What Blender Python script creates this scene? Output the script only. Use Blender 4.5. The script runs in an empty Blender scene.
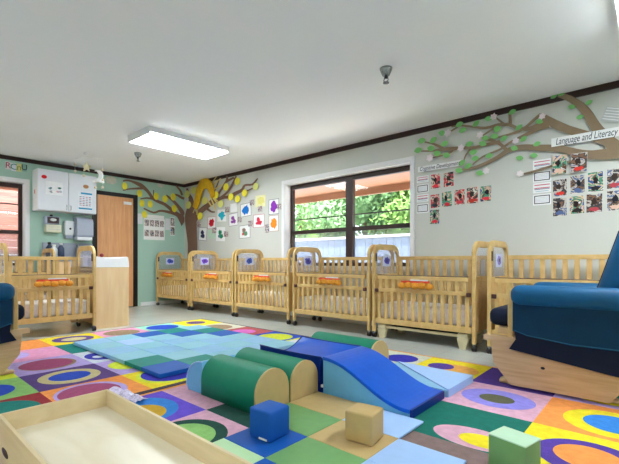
import bpy, bmesh, math, random
from mathutils import Vector, Matrix
random.seed(7)
S = bpy.context.scene
COL = S.collection

# ------------------------------------------------------------------ camera
F_PX, H_CAM, CX, HY = 397.0, 0.85, 309.5, 262.0
TH = math.atan(350.5 / F_PX)                 # heading: this far to the left of +y
cam_d = bpy.data.cameras.new('camera')
cam = bpy.data.objects.new('camera', cam_d)
COL.objects.link(cam)
cam.location = (0, 0, H_CAM)
cam.rotation_euler = (math.pi / 2, 0, TH)
cam_d.sensor_width = 36.0
cam_d.lens = F_PX / 619 * 36
cam_d.shift_y = (HY - 232.0) / 619
cam_d.clip_start = 0.02
S.camera = cam

# ------------------------------------------------------------------ world, sun, exposure
S.view_settings.view_transform = 'Standard'
S.view_settings.look = 'None'
S.view_settings.gamma = 1
S.view_settings.use_curve_mapping = False
S.view_settings.exposure = 1.10
world = bpy.data.worlds.new('sky')
S.world = world
world.use_nodes = True
bg = world.node_tree.nodes['Background']
bg.inputs[0].default_value = (0.80, 0.90, 1.0, 1)
bg.inputs[1].default_value = 3.6
sun_d = bpy.data.lights.new('sun', 'SUN')
sun_d.energy = 15.0
sun_d.angle = math.radians(3)
sun = bpy.data.objects.new('sun', sun_d)
COL.objects.link(sun)
sun.rotation_euler = Vector((-0.45, 0.15, -0.85)).to_track_quat('-Z', 'Y').to_euler()

S.cycles.max_bounces = 10
S.cycles.diffuse_bounces = 6
S.cycles.transparent_max_bounces = 24
S.cycles.caustics_reflective = False
S.cycles.caustics_refractive = False
S.cycles.sample_clamp_indirect = 6

LAMP = 15.5          # strength of the ceiling fixtures' lenses

# ------------------------------------------------------------------ materials
def new_mat(name):
    m = bpy.data.materials.new(name)
    m.use_nodes = True
    return m, m.node_tree.nodes, m.node_tree.links, m.node_tree.nodes['Principled BSDF']

def lin(c):
    return tuple(((x / 255) / 12.92 if x / 255 <= 0.04045 else (((x / 255) + 0.055) / 1.055) ** 2.4) for x in c) + (1,)

def mat(name, rgb, rough=0.6, metal=0.0, var=0.06, scale=18, bump=0.0, bscale=120, coat=0.0):
    """rgb in 0..255 display colour; slight procedural mottling"""
    m, n, l, p = new_mat(name)
    tc = n.new('ShaderNodeTexCoord')
    nz = n.new('ShaderNodeTexNoise'); nz.inputs['Scale'].default_value = scale; nz.inputs['Detail'].default_value = 3
    l.new(tc.outputs['Object'], nz.inputs['Vector'])
    rp = n.new('ShaderNodeValToRGB')
    c = lin(rgb)
    rp.color_ramp.elements[0].position = 0.3
    rp.color_ramp.elements[1].position = 0.7
    rp.color_ramp.elements[0].color = tuple(x * (1 - var) for x in c[:3]) + (1,)
    rp.color_ramp.elements[1].color = tuple(min(1, x * (1 + var)) for x in c[:3]) + (1,)
    l.new(nz.outputs['Fac'], rp.inputs['Fac']); l.new(rp.outputs['Color'], p.inputs['Base Color'])
    p.inputs['Roughness'].default_value = rough
    p.inputs['Metallic'].default_value = metal
    p.inputs['Coat Weight'].default_value = coat
    p.inputs['Specular IOR Level'].default_value = 0.3
    if bump:
        nb = n.new('ShaderNodeTexNoise'); nb.inputs['Scale'].default_value = bscale
        l.new(tc.outputs['Object'], nb.inputs['Vector'])
        b = n.new('ShaderNodeBump'); b.inputs['Strength'].default_value = bump; b.inputs['Distance'].default_value = 0.01
        l.new(nb.outputs['Fac'], b.inputs['Height']); l.new(b.outputs['Normal'], p.inputs['Normal'])
    return m

def wood(name, a, b, stretch=(1, 12, 12), scale=3.0, rough=0.45):
    m, n, l, p = new_mat(name)
    tc = n.new('ShaderNodeTexCoord')
    mp = n.new('ShaderNodeMapping'); mp.inputs['Scale'].default_value = stretch
    l.new(tc.outputs['Object'], mp.inputs['Vector'])
    nz = n.new('ShaderNodeTexNoise'); nz.inputs['Scale'].default_value = scale; nz.inputs['Detail'].default_value = 6
    nz.inputs['Distortion'].default_value = 0.6
    l.new(mp.outputs['Vector'], nz.inputs['Vector'])
    rp = n.new('ShaderNodeValToRGB')
    rp.color_ramp.elements[0].position = 0.32; rp.color_ramp.elements[1].position = 0.68
    rp.color_ramp.elements[0].color = lin(a); rp.color_ramp.elements[1].color = lin(b)
    l.new(nz.outputs['Fac'], rp.inputs['Fac']); l.new(rp.outputs['Color'], p.inputs['Base Color'])
    p.inputs['Roughness'].default_value = rough
    return m

def emit(name, rgb, s):
    m, n, l, p = new_mat(name)
    p.inputs['Base Color'].default_value = (0.8, 0.8, 0.8, 1)
    p.inputs['Emission Color'].default_value = rgb + (1,)
    p.inputs['Emission Strength'].default_value = s
    return m

def clear(name, tint=(1, 1, 1), gloss=0.08, haze=0.0, haze_rgb=(200, 205, 210)):
    m, n, l, p = new_mat(name)
    out = n['Material Output']
    tr = n.new('ShaderNodeBsdfTransparent'); tr.inputs[0].default_value = tint + (1,)
    gl = n.new('ShaderNodeBsdfGlossy'); gl.inputs['Roughness'].default_value = 0.03
    mx = n.new('ShaderNodeMixShader'); mx.inputs[0].default_value = gloss
    l.new(tr.outputs[0], mx.inputs[1]); l.new(gl.outputs[0], mx.inputs[2])
    last = mx
    if haze:
        df = n.new('ShaderNodeBsdfDiffuse'); df.inputs[0].default_value = lin(haze_rgb)
        m2 = n.new('ShaderNodeMixShader'); m2.inputs[0].default_value = haze
        l.new(mx.outputs[0], m2.inputs[1]); l.new(df.outputs[0], m2.inputs[2]); last = m2
    l.new(last.outputs[0], out.inputs['Surface'])
    return m

def snapshot(name, cols, scale=11):
    """a printed colour snapshot: hard-edged patches of several colours"""
    m, n, l, p = new_mat(name)
    tc = n.new('ShaderNodeTexCoord'); oi = n.new('ShaderNodeObjectInfo')
    ad = n.new('ShaderNodeVectorMath'); ad.operation = 'ADD'
    sc = n.new('ShaderNodeVectorMath'); sc.operation = 'SCALE'; sc.inputs['Scale'].default_value = 1.3
    l.new(oi.outputs['Location'], sc.inputs[0])
    l.new(tc.outputs['Object'], ad.inputs[0]); l.new(sc.outputs['Vector'], ad.inputs[1])
    nz = n.new('ShaderNodeTexNoise'); nz.inputs['Scale'].default_value = scale; nz.inputs['Detail'].default_value = 2.5
    nz.inputs['Distortion'].default_value = 1.2
    l.new(ad.outputs['Vector'], nz.inputs['Vector'])
    rp = n.new('ShaderNodeValToRGB'); rp.color_ramp.interpolation = 'CONSTANT'
    k = len(cols)
    while len(rp.color_ramp.elements) < k: rp.color_ramp.elements.new(0.5)
    for i, c in enumerate(cols):
        rp.color_ramp.elements[i].position = 0.0 if i == 0 else 0.34 + 0.32 * (i - 1) / max(1, k - 2)
        rp.color_ramp.elements[i].color = lin(c)
    l.new(nz.outputs['Fac'], rp.inputs['Fac']); l.new(rp.outputs['Color'], p.inputs['Base Color'])
    p.inputs['Roughness'].default_value = 0.35
    return m

M = {}
M['ceiling'] = mat('ceiling_paint', (248, 249, 250), 0.9, var=0.006)
M['wall_grey'] = mat('wall_greige', (208, 209, 202), 0.7, var=0.012, scale=3)
M['wall_teal'] = mat('wall_teal', (172, 205, 191), 0.7, var=0.015, scale=3)
M['crown'] = mat('crown_brown', (52, 34, 32), 0.5)
M['white'] = mat('white_paint', (236, 236, 238), 0.45, var=0.01)
M['bronze'] = mat('bronze_frame', (58, 42, 38), 0.45)
M['black'] = mat('black_frame', (30, 26, 26), 0.5)
M['glass'] = clear('window_glass', gloss=0.012)
M['screen'] = clear('insect_screen', gloss=0.0, haze=0.30, haze_rgb=(185, 190, 195))
M['acrylic'] = clear('clear_acrylic', tint=(0.97, 0.98, 1.0), gloss=0.05, haze=0.10, haze_rgb=(235, 232, 240))
M['oak'] = wood('oak_door', (216, 152, 98), (232, 174, 122), (10, 10, 0.9), 2.5)
M['birch'] = wood('crib_birch', (204, 168, 102), (224, 190, 128), (4, 4, 4), 3)
M['birch_dark'] = wood('crib_birch_back', (200, 162, 100), (220, 186, 128), (4, 4, 4), 3)
M['glider_wood'] = wood('glider_wood', (196, 158, 112), (216, 182, 138), (1.2, 6, 14), 2.6)
M['maple'] = wood('maple_laminate', (230, 194, 146), (238, 208, 162), (9, 9, 1), 2)
M['ply'] = wood('birch_plywood', (222, 210, 182), (234, 224, 202), (1.6, 5, 5), 2.0, 0.35)
M['ply_side'] = wood('birch_plywood_side', (206, 184, 142), (218, 198, 158), (1.5, 5, 12), 2.2, 0.45)
M['sheet'] = mat('crib_sheet', (254, 246, 250), 0.9, var=0.10, scale=40)
M['caster'] = mat('caster_dark', (42, 36, 36), 0.35)
M['chrome'] = mat('chrome', (190, 190, 190), 0.2, metal=1.0)
M['latch'] = mat('latch_brown', (74, 40, 38), 0.4)
M['toy_o'] = mat('orange_plush', (222, 150, 50), 0.8, var=0.2, scale=60)
M['toy_r'] = mat('red_label', (226, 84, 60), 0.7)
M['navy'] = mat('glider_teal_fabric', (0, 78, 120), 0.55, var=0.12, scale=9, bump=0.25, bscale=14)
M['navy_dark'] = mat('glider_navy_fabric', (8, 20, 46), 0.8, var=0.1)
M['skirt'] = mat('glider_fabric_shaded', (4, 50, 78), 0.85, var=0.12, scale=9, bump=0.25, bscale=14)  # glider fabric darkened: the shade below the arm roll is put into its colour
M['piping'] = mat('glider_piping', (20, 84, 118), 0.7)
M['v_blue'] = mat('vinyl_blue', (2, 86, 196), 0.33, var=0.05, bump=0.15, bscale=9)
M['v_lblue'] = mat('vinyl_light_blue', (104, 172, 216), 0.38, var=0.04, bump=0.12, bscale=9)
M['v_peri'] = mat('vinyl_periwinkle', (160, 192, 236), 0.4, var=0.03)
M['v_green'] = mat('vinyl_green', (0, 124, 94), 0.55, var=0.05, bump=0.12, bscale=8)
M['v_tan'] = mat('vinyl_tan', (190, 162, 110), 0.45, var=0.04, bump=0.1, bscale=8)
M['v_dkblue'] = mat('vinyl_dark_blue', (4, 36, 120), 0.4)
M['v_teal'] = mat('vinyl_teal', (0, 128, 118), 0.6)
M['v_aqua'] = mat('vinyl_aqua', (138, 190, 208), 0.55, var=0.03)
M['v_sage'] = mat('vinyl_sage', (112, 160, 100), 0.45, var=0.05)
M['v_mint'] = mat('vinyl_mint', (176, 212, 160), 0.45, var=0.04)
M['v_block_blue'] = mat('block_blue', (8, 82, 168), 0.6, var=0.03)
M['v_block_green'] = mat('block_green', (112, 154, 96), 0.45, var=0.03)
M['v_block_mint'] = mat('block_mint_top', (184, 214, 184), 0.45, var=0.03)
M['lamp_metal'] = mat('fixture_white', (228, 230, 232), 0.5, var=0.01)
M['lens'] = emit('fixture_lens', (0.86, 0.95, 1.0), LAMP)
M['bark'] = mat('brown_paper', (128, 98, 82), 0.85, var=0.05)
M['bark2'] = mat('tan_brown_paper', (142, 122, 98), 0.85, var=0.04)
M['leaf'] = mat('green_paper', (128, 196, 116), 0.8, var=0.08)
M['blossom'] = mat('white_pink_paper', (240, 228, 232), 0.8)
M['lemon'] = mat('yellow_paper', (238, 226, 70), 0.8, var=0.08)
M['lemon_pale'] = mat('pale_yellow_paper', (224, 224, 130), 0.8, var=0.05)
M['gold'] = mat('gold_tissue', (214, 168, 26), 0.7, var=0.15, scale=20, bump=0.4, bscale=30)
M['straw'] = mat('straw_strips', (226, 204, 126), 0.8)
M['paper'] = mat('white_paper', (240, 240, 240), 0.8, var=0.01)
M['ink'] = mat('ink', (50, 50, 60), 0.7)
M['cloud'] = mat('cloud_paper', (206, 206, 198), 0.85)
M['steel'] = mat('sprinkler_metal', (150, 155, 155), 0.25, metal=0.9)
M['dispenser_white'] = mat('dispenser_white', (226, 230, 234), 0.35, var=0.01)
M['dispenser_grey'] = mat('dispenser_grey', (170, 178, 196), 0.35, var=0.01)
M['dispenser_cream'] = mat('dispenser_cream', (222, 222, 200), 0.45)
M['dark_brown'] = mat('dark_brown_plastic', (72, 52, 56), 0.4)
M['grey_lam'] = mat('grey_laminate', (158, 164, 180), 0.5)
M['cot'] = mat('cot_plastic', (214, 202, 164), 0.5)
M['soffit'] = wood('soffit_wood', (158, 108, 78), (174, 126, 96), (1, 14, 1), 2)
M['siding'] = wood('reddish_siding', (112, 66, 58), (146, 96, 84), (14, 1, 20), 2)
M['fence'] = mat('pale_fence', (122, 138, 164), 0.8, var=0.08, scale=8)
M['bounce_ground'] = mat('pale_bounce_ground', (206, 200, 188), 0.95, var=0.06)  # unseen ground, made pale to bounce sunlight through the windows onto the ceiling
M['trunk'] = mat('tree_bark', (96, 78, 62), 0.9)
M['f1'] = mat('foliage_light', (160, 172, 92), 0.7, var=0.3, scale=3)
M['f2'] = mat('foliage_mid', (96, 130, 62), 0.7, var=0.3, scale=3)
M['f3'] = mat('foliage_bluegreen', (110, 146, 98), 0.7, var=0.3, scale=3)
M['snap_warm'] = snapshot('snapshot_warm', [(30, 24, 28), (70, 60, 60), (206, 64, 76), (216, 190, 170), (60, 66, 60), (220, 215, 205)])
M['snap_cool'] = snapshot('snapshot_cool', [(28, 26, 30), (50, 90, 150), (222, 190, 160), (70, 150, 120), (110, 70, 50), (226, 226, 230)])
M['snap_dark'] = snapshot('snapshot_dark', [(24, 22, 26), (130, 92, 66), (60, 54, 60), (200, 190, 180), (90, 110, 150), (220, 215, 210)])
M['snap_small'] = snapshot('snapshot_small', [(30, 30, 36), (190, 160, 150), (50, 60, 90), (225, 215, 210), (110, 70, 76), (230, 230, 230)], 22)

def colour(rgb, rough=0.75, key=None, **k):
    key = key or 'c_%d_%d_%d_%s' % (rgb + (rough,))
    if key not in M: M[key] = mat('colour_%d_%d_%d' % rgb, rgb, rough, **k)
    return M[key]

# ------------------------------------------------------------------ mesh builder
class MB:
    def __init__(self): self.v = []; self.f = []; self.m = []; self.s = []; self.mats = []
    def mi(self, m):
        if m not in self.mats: self.mats.append(m)
        return self.mats.index(m)
    def add(self, vs, fs, m, smooth=False):
        o = len(self.v); self.v += [tuple(x) for x in vs]; k = self.mi(m)
        for f in fs: self.f.append([i + o for i in f]); self.m.append(k); self.s.append(smooth)
        return self
    def box(self, lo, hi, m, mtx=None):
        x0, y0, z0 = lo; x1, y1, z1 = hi
        vs = [(x0, y0, z0), (x1, y0, z0), (x1, y1, z0), (x0, y1, z0), (x0, y0, z1), (x1, y0, z1), (x1, y1, z1), (x0, y1, z1)]
        if mtx: vs = [tuple(mtx @ Vector(v)) for v in vs]
        return self.add(vs, [(3, 2, 1, 0), (4, 5, 6, 7), (0, 1, 5, 4), (1, 2, 6, 5), (2, 3, 7, 6), (3, 0, 4, 7)], m)
    def rbox(self, lo, hi, r, m, seg=3, mtx=None, puff=0.0):
        """box with rounded edges"""
        bm = bmesh.new(); bmesh.ops.create_cube(bm, size=1)
        c = [(a + b) / 2 for a, b in zip(lo, hi)]; d = [b - a for a, b in zip(lo, hi)]
        for v in bm.verts: v.co = Vector([v.co[i] * d[i] + c[i] for i in range(3)])
        bmesh.ops.bevel(bm, geom=bm.edges[:], offset=r, segments=seg, profile=0.5, affect='EDGES')
        bm.verts.index_update()
        vs = [v.co.copy() for v in bm.verts]
        if mtx: vs = [mtx @ v for v in vs]
        self.add([tuple(v) for v in vs], [[v.index for v in f.verts] for f in bm.faces], m, True)
        bm.free(); return self
    def prism(self, poly, a0, a1, m, axis='y', mcap=None, smooth=False):
        """extrude 2-D polygon along an axis; axis y: poly=(x,z); x: (y,z); z: (x,y)"""
        def P(p, a): return {'y': (p[0], a, p[1]), 'x': (a, p[0], p[1]), 'z': (p[0], p[1], a)}[axis]
        n = len(poly)
        vs = [P(p, a0) for p in poly] + [P(p, a1) for p in poly]
        ar = sum(poly[i][0] * poly[(i + 1) % n][1] - poly[(i + 1) % n][0] * poly[i][1] for i in range(n))
        flip = (ar < 0) ^ (axis == 'y') ^ (a1 < a0)
        sides = [(i, (i + 1) % n, (i + 1) % n + n, i + n) for i in range(n)]
        caps = [list(range(n))[::-1], list(range(n, 2 * n))]
        if flip: sides = [s[::-1] for s in sides]; caps = [c[::-1] for c in caps]
        self.add(vs, sides, m, smooth)
        # caps as own vertices so shading stays crisp
        self.add(vs, caps, mcap or m)
        return self
    def ring(self, outer, inner, a0, a1, m, axis='x', closed=True):
        def P(p, a): return {'y': (p[0], a, p[1]), 'x': (a, p[0], p[1]), 'z': (p[0], p[1], a)}[axis]
        n = len(outer); vs = []
        for a in (a0, a1):
            vs += [P(p, a) for p in outer]; vs += [P(p, a) for p in inner]
        fs = []
        for i in range(n if closed else n - 1):
            j = (i + 1) % n
            fs += [(i, j, n + j, n + i), (2 * n + i, 3 * n + i, 3 * n + j, 2 * n + j), (i, 2 * n + i, 2 * n + j, j), (n + i, n + j, 3 * n + j, 3 * n + i)]
        if not closed:
            fs += [(0, n, 3 * n, 2 * n), (n - 1, 3 * n - 1, 4 * n - 1, 2 * n - 1)]
        return self.add(vs, fs, m)
    def tube(self, path, r, m, n=8):
        path = [Vector(p) for p in path]; rs = r if isinstance(r, (list, tuple)) else [r] * len(path)
        vs = []; fs = []
        for i, p in enumerate(path):
            d = (path[min(i + 1, len(path) - 1)] - path[max(i - 1, 0)]).normalized()
            a = d.orthogonal().normalized() if i == 0 else (a - d * a.dot(d)).normalized()
            b = d.cross(a)
            for k in range(n):
                t = 2 * math.pi * k / n
                vs.append(tuple(p + (a * math.cos(t) + b * math.sin(t)) * rs[i]))
        for i in range(len(path) - 1):
            for k in range(n):
                fs.append((i * n + k, i * n + (k + 1) % n, (i + 1) * n + (k + 1) % n, (i + 1) * n + k))
        fs += [list(range(n))[::-1], list(range((len(path) - 1) * n, len(path) * n))]
        return self.add(vs, fs, m, True)
    def lathe(self, prof, c, m, n=16, axis='z'):
        vs = []; fs = []
        for r, z in prof:
            for k in range(n):
                t = 2 * math.pi * k / n; a, b = r * math.cos(t), r * math.sin(t)
                p = {'z': (a, b, z), 'x': (z, a, b), 'y': (a, z, b)}[axis]
                vs.append((c[0] + p[0], c[1] + p[1], c[2] + p[2]))
        for i in range(len(prof) - 1):
            for k in range(n): fs.append((i * n + k, i * n + (k + 1) % n, (i + 1) * n + (k + 1) % n, (i + 1) * n + k))
        fs += [list(range(n))[::-1], list(range((len(prof) - 1) * n, len(prof) * n))]
        return self.add(vs, fs, m, True)
    def ell(self, c, r, m, n=12, k=8):
        prof = [(math.sin(math.pi * i / k), -math.cos(math.pi * i / k)) for i in range(k + 1)]
        vs = []; fs = []
        for a, z in prof:
            for j in range(n):
                t = 2 * math.pi * j / n
                vs.append((c[0] + r[0] * max(a, 1e-3) * math.cos(t), c[1] + r[1] * max(a, 1e-3) * math.sin(t), c[2] + r[2] * z))
        for i in range(k):
            for j in range(n): fs.append((i * n + j, i * n + (j + 1) % n, (i + 1) * n + (j + 1) % n, (i + 1) * n + j))
        return self.add(vs, fs, m, True)
    def build(self, name, parent=None, loc=(0, 0, 0), rz=0.0, bevel=0.0):
        me = bpy.data.meshes.new(name)
        me.from_pydata(self.v, [], self.f)
        for m in self.mats: me.materials.append(m)
        for p, k, s in zip(me.polygons, self.m, self.s): p.material_index = k; p.use_smooth = s
        bm = bmesh.new(); bm.from_mesh(me)
        bmesh.ops.remove_doubles(bm, verts=bm.verts, dist=1e-6) if False else None
        bmesh.ops.recalc_face_normals(bm, faces=bm.faces)
        bm.to_mesh(me); bm.free()
        o = bpy.data.objects.new(name, me); COL.objects.link(o)
        o.location = loc; o.rotation_euler = (0, 0, rz)
        if parent: o.parent = parent
        if bevel:
            b = o.modifiers.new('bevel', 'BEVEL'); b.width = bevel; b.segments = 2; b.limit_method = 'ANGLE'
        return o

def tag(o, label, cat, group=None, kind=None):
    if label: o['label'] = label
    if cat: o['category'] = cat
    if group: o['group'] = group
    if kind: o['kind'] = kind
    return o
def struct(o): o['kind'] = 'structure'; return o
def thing(name, label, cat, loc=(0, 0, 0), rz=0.0, group=None):
    o = bpy.data.objects.new(name, None); COL.objects.link(o); o.empty_display_size = 0.1
    o.location = loc; o.rotation_euler = (0, 0, rz)
    return tag(o, label, cat, group)
def copy_tree(o, parent=None):
    c = o.copy(); COL.objects.link(c); c.parent = parent
    for ch in list(o.children): copy_tree(ch, c)
    return c

# ------------------------------------------------------------------ wall coordinates (photo pixel -> point on a wall of the room)
YB, XL, ZC = 4.55, -7.55, 2.49
_c, _s = math.cos(TH), math.sin(TH)
def ray(u, v):
    a = (u - CX) / F_PX; b = (HY - v) / F_PX
    return Vector((-_s + _c * a, _c + _s * a, b))
def onb(u, v, off=0.0):
    r = ray(u, v); t = (YB - off) / r.y; return Vector((r.x * t, YB - off, H_CAM + r.z * t))
def onl(u, v, off=0.0):
    r = ray(u, v); t = (XL + off) / r.x; return Vector((XL + off, r.y * t, H_CAM + r.z * t))

# ------------------------------------------------------------------ room shell
XR, YF = 2.6, -3.2
W = 0.20
b = MB(); b.box((XL - W, YF - W, -0.08), (XR + W, YB + W, 0), None)
floor = struct(b.build('floor'))
def floor_mat():
    m, n, l, p = new_mat('vinyl_floor_tile')
    tc = n.new('ShaderNodeTexCoord')
    br = n.new('ShaderNodeTexBrick'); br.offset = 0; br.inputs['Scale'].default_value = 1
    br.inputs['Brick Width'].default_value = 0.305; br.inputs['Row Height'].default_value = 0.305
    br.inputs['Mortar Size'].default_value = 0.002
    br.inputs['Color1'].default_value = lin((196, 199, 192)); br.inputs['Color2'].default_value = lin((190, 193, 186))
    br.inputs['Mortar'].default_value = lin((176, 174, 168))
    l.new(tc.outputs['Object'], br.inputs['Vector']); l.new(br.outputs['Color'], p.inputs['Base Color'])
    p.inputs['Roughness'].default_value = 0.22
    return m
floor.data.materials.clear(); floor.data.materials.append(floor_mat())
b = MB(); b.box((XL - W, YF - W, ZC), (XR + W, YB + W, ZC + 0.12), M['ceiling']); struct(b.build('ceiling'))

def wall_with_opening(name, m, axis, base, t, a0, a1, o0, o1, z0, z1):
    """wall slab with one opening; axis 'y' wall lies along x at y=base, 'x' wall lies along y at x=base"""
    b = MB()
    def bx(p0, p1, q0, q1):
        if axis == 'y': b.box((p0, min(base, base + t), q0), (p1, max(base, base + t), q1), m)
        else: b.box((min(base, base + t), p0, q0), (max(base, base + t), p1, q1), m)
    bx(a0, o0, 0, ZC); bx(o1, a1, 0, ZC); bx(o0, o1, 0, z0); bx(o0, o1, z1, ZC)
    return struct(b.build(name))
WB = dict(x0=-4.555, x1=-2.33, z0=0.78, z1=2.11)     # opening of the window in the back wall
WL = dict(x0=-0.60, x1=1.74, z0=0.78, z1=2.11)      # opening of the window in the left wall
wall_with_opening('wall_back', M['wall_grey'], 'y', YB, W, XL, XR, WB['x0'], WB['x1'], WB['z0'], WB['z1'])
wall_with_opening('wall_left', M['wall_teal'], 'x', XL, -W, YF, YB + W, WL['x0'], WL['x1'], WL['z0'], WL['z1'])
struct(MB().box((XR, YF, 0), (XR + W, YB + W, ZC), M['wall_grey']).build('wall_right'))
struct(MB().box((XL, YF - W, 0), (XR + W, YF, ZC), M['wall_grey']).build('wall_front'))
struct(MB().box((XL, YB - 0.022, ZC - 0.062), (XR, YB, ZC), M['crown']).build('trim_1'))
struct(MB().box((XL, YF, ZC - 0.062), (XL + 0.022, YB, ZC), M['crown']).build('trim_2'))
struct(MB().box((XL, YB - 0.015, 0), (XR, YB, 0.085), M['white']).build('baseboard_back'))
struct(MB().box((XL, 3.60, 0), (XL + 0.015, YB, 0.07), M['white']).box((XL, YF, 0), (XL + 0.015, 2.70, 0.07), M['white']).build('baseboard_left'))

# windows: local x along the wall, y outwards, z up
def window(name, w0, w1, z0, z1, place, mull, thin):
    root = bpy.data.objects.new(name, None); COL.objects.link(root); root['kind'] = 'structure'
    root.location, root.rotation_euler = place
    b = MB()   # white casing and reveal
    cw = 0.052
    b.box((w0 - cw, -0.018, z0 - cw), (w0, 0.0, z1 + cw), M['white']).box((w1, -0.018, z0 - cw), (w1 + cw, 0.0, z1 + cw), M['white'])
    b.box((w0, -0.018, z1), (w1, 0.0, z1 + cw), M['white']).box((w0, -0.03, z0 - cw), (w1, 0.0, z0), M['white'])
    b.box((w0 - 0.001, 0, z0), (w0 + 0.012, 0.125, z1), M['white']).box((w1 - 0.012, 0, z0), (w1 + 0.001, 0.125, z1), M['white'])
    b.box((w0, 0, z1 - 0.012), (w1, 0.125, z1 + 0.001), M['white']).box((w0, 0, z0 - 0.001), (w1, 0.125, z0 + 0.012), M['white'])
    b.build('window_casing', root)
    b = MB(); f = 0.062
    y0, y1 = 0.125, 0.185
    b.box((w0, y0, z0), (w0 + f, y1, z1), M['bronze']).box((w1 - f, y0, z0), (w1, y1, z1), M['bronze'])
    b.box((w0 + f, y0, z1 - f - 0.02), (w1 - f, y1, z1), M['bronze']).box((w0 + f, y0, z0), (w1 - f, y1, z0 + f), M['bronze'])
    b.box((mull - 0.06, y0 - 0.01, z0 + f), (mull + 0.06, y1, z1 - f), M['bronze'])
    b.build('window_frame', root, bevel=0.003)
    for k, (a, c) in enumerate(((w0 + f, mull - 0.06), (mull + 0.06, w1 - f))):
        s = MB(); zm = 1.325
        s.box((a, y0 + 0.005, zm - 0.03), (c, y1 - 0.01, zm + 0.03), M['bronze'])
        s.box((a, y1 - 0.012, thin - 0.009), (c, y1 - 0.002, thin + 0.009), M['bronze'])
        so = s.build('window_sash', root)
        MB().box((a, 0.153, z0 + f), (c, 0.157, z1 - f), M['glass']).build('window_pane', so)
        MB().box((a, 0.175, z0 + f), (c, 0.1755, zm - 0.03), M['screen']).build('window_screen', so)
    return root
window('window_1', WB['x0'], WB['x1'], WB['z0'], WB['z1'], ((0, YB, 0), (0, 0, 0)), -3.36, 1.535)
window('window_2', WL['x0'], WL['x1'], WL['z0'], WL['z1'], ((XL, 0, 0), (0, 0, math.pi / 2)), 0.55, 1.77)

# door in the left wall
d = bpy.data.objects.new('door_1', None); COL.objects.link(d); d['kind'] = 'structure'
d.location = (XL, 0, 0)
MB().box((0, 2.80, 0.01), (0.018, 3.45, 2.06), M['oak']).build('door_slab', d)
b = MB(); b.box((0, 2.725, 0), (0.035, 2.80, 2.13), M['black']).box((0, 3.45, 0), (0.035, 3.53, 2.13), M['black']).box((0, 2.80, 2.06), (0.035, 3.45, 2.13), M['black'])
b.build('door_frame', d)
MB().lathe([(0.012, 0.018), (0.012, 0.05), (0.028, 0.055), (0.034, 0.075), (0.028, 0.095), (0.004, 0.1)], (0, 2.86, 0.97), colour((176, 70, 80), 0.3), axis='x').build('door_knob', d)
MB().box((0.018, 3.27, 1.93), (0.021, 3.42, 1.985), M['paper']).build('door_sign', d)

# ------------------------------------------------------------------ outside
struct(MB().box((-30, -30, -0.35), (30, 30, -0.2), M['bounce_ground']).build('ground'))
def soffit(name, pts):
    pass
b = MB(); b.prism([(4.76, 2.36), (6.25, 2.22), (6.25, 2.26), (4.76, 2.40)], -9, 4, M['soffit'], 'x')
b.prism([(6.25, 2.10), (6.29, 2.10), (6.29, 2.30), (6.25, 2.30)], -9, 4, M['soffit'], 'x')
tag(b.build('roof_eave'), 'orange-brown wooden roof eave outside the double window', 'roof eave')
b = MB(); b.prism([(-7.78, 2.36), (-9.3, 2.22), (-9.3, 2.26), (-7.78, 2.40)], -4, 4.6, M['soffit'], 'y')
tag(b.build('porch_soffit'), 'reddish-brown wooden porch soffit outside the window at the far left', 'roof eave')
b = MB()
for k in range(20): b.box((-10.0 - 0.008 * (k % 2), -4, -0.2 + k * 0.15), (-9.95 + 0.012, 4.6, -0.2 + k * 0.15 + 0.145), M['siding'])
tag(b.build('neighbouring_wall'), 'reddish horizontal board wall seen through the window at the far left', 'wall')
b = MB()
x = -24.0
while x < 2:
    b.box((x, 8.5, -0.2), (x + 0.19, 8.53, 1.46), M['fence']); x += 0.2
b.box((-24, 8.46, 1.46), (2, 8.58, 1.52), M['cloud'])
tag(b.build('garden_fence'), 'pale blue-grey garden fence with a white cap beyond the double window', 'fence')

def tree(x, y, h, r, mk, label, n=7000, seed=1):
    rnd = random.Random(seed)
    root = thing('garden_tree', label, 'tree', (x, y, -0.2))
    MB().tube([(0, 0, 0), (0.05, 0, h * 0.35), (-0.05, 0.03, h * 0.7)], [0.12, 0.1, 0.05], M['trunk']).build('trunk', root)
    b = MB(); blobs = [(rnd.uniform(-r, r) * 0.7, rnd.uniform(-r, r) * 0.6, h * rnd.uniform(0.35, 0.95), r * rnd.uniform(0.35, 0.6)) for _ in range(14)]
    vs = []; fs = []
    for i in range(n):
        bx, by, bz, br = rnd.choice(blobs)
        d = Vector((rnd.gauss(0, 1), rnd.gauss(0, 1), rnd.gauss(0, 1))).normalized()
        p = Vector((bx, by, bz)) + d * br * rnd.uniform(0.55, 1.15)
        u = Vector((rnd.gauss(0, 1), rnd.gauss(0, 1), rnd.gauss(0, 1))).normalized(); w = u.cross(d).normalized() if abs(u.dot(d)) < 0.99 else u.orthogonal()
        s = rnd.uniform(0.05, 0.10); o = len(vs)
        vs += [tuple(p - u * s), tuple(p + w * s * 0.5), tuple(p + u * s), tuple(p - w * s * 0.5)]
        fs.append((o, o + 1, o + 2, o + 3))
    b.add(vs, fs, M[mk])
    for bx, by, bz, br in blobs: b.ell((bx, by, bz), (br * 0.5,) * 3, M[mk], 8, 6)
    b.build('foliage', root)
tree(-6.9, 10.4, 4.2, 1.5, 'f3', 'blue-green leafy tree behind the left window pane', seed=2)
tree(-9.6, 12.0, 4.8, 1.9, 'f2', 'mid-green bushy tree glimpsed at the left edge of the double window', seed=3)
tree(-4.6, 10.6, 4.0, 1.5, 'f2', 'olive-green tree seen behind the dark centre mullion', seed=4)
tree(-2.4, 10.2, 4.4, 1.6, 'f1', 'sunlit yellow-green tree behind the right window pane', seed=5)
tree(-12.5, 13.5, 5.4, 2.2, 'f3', 'distant blue-green tree behind the left window pane, highest of the row', seed=6)
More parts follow.
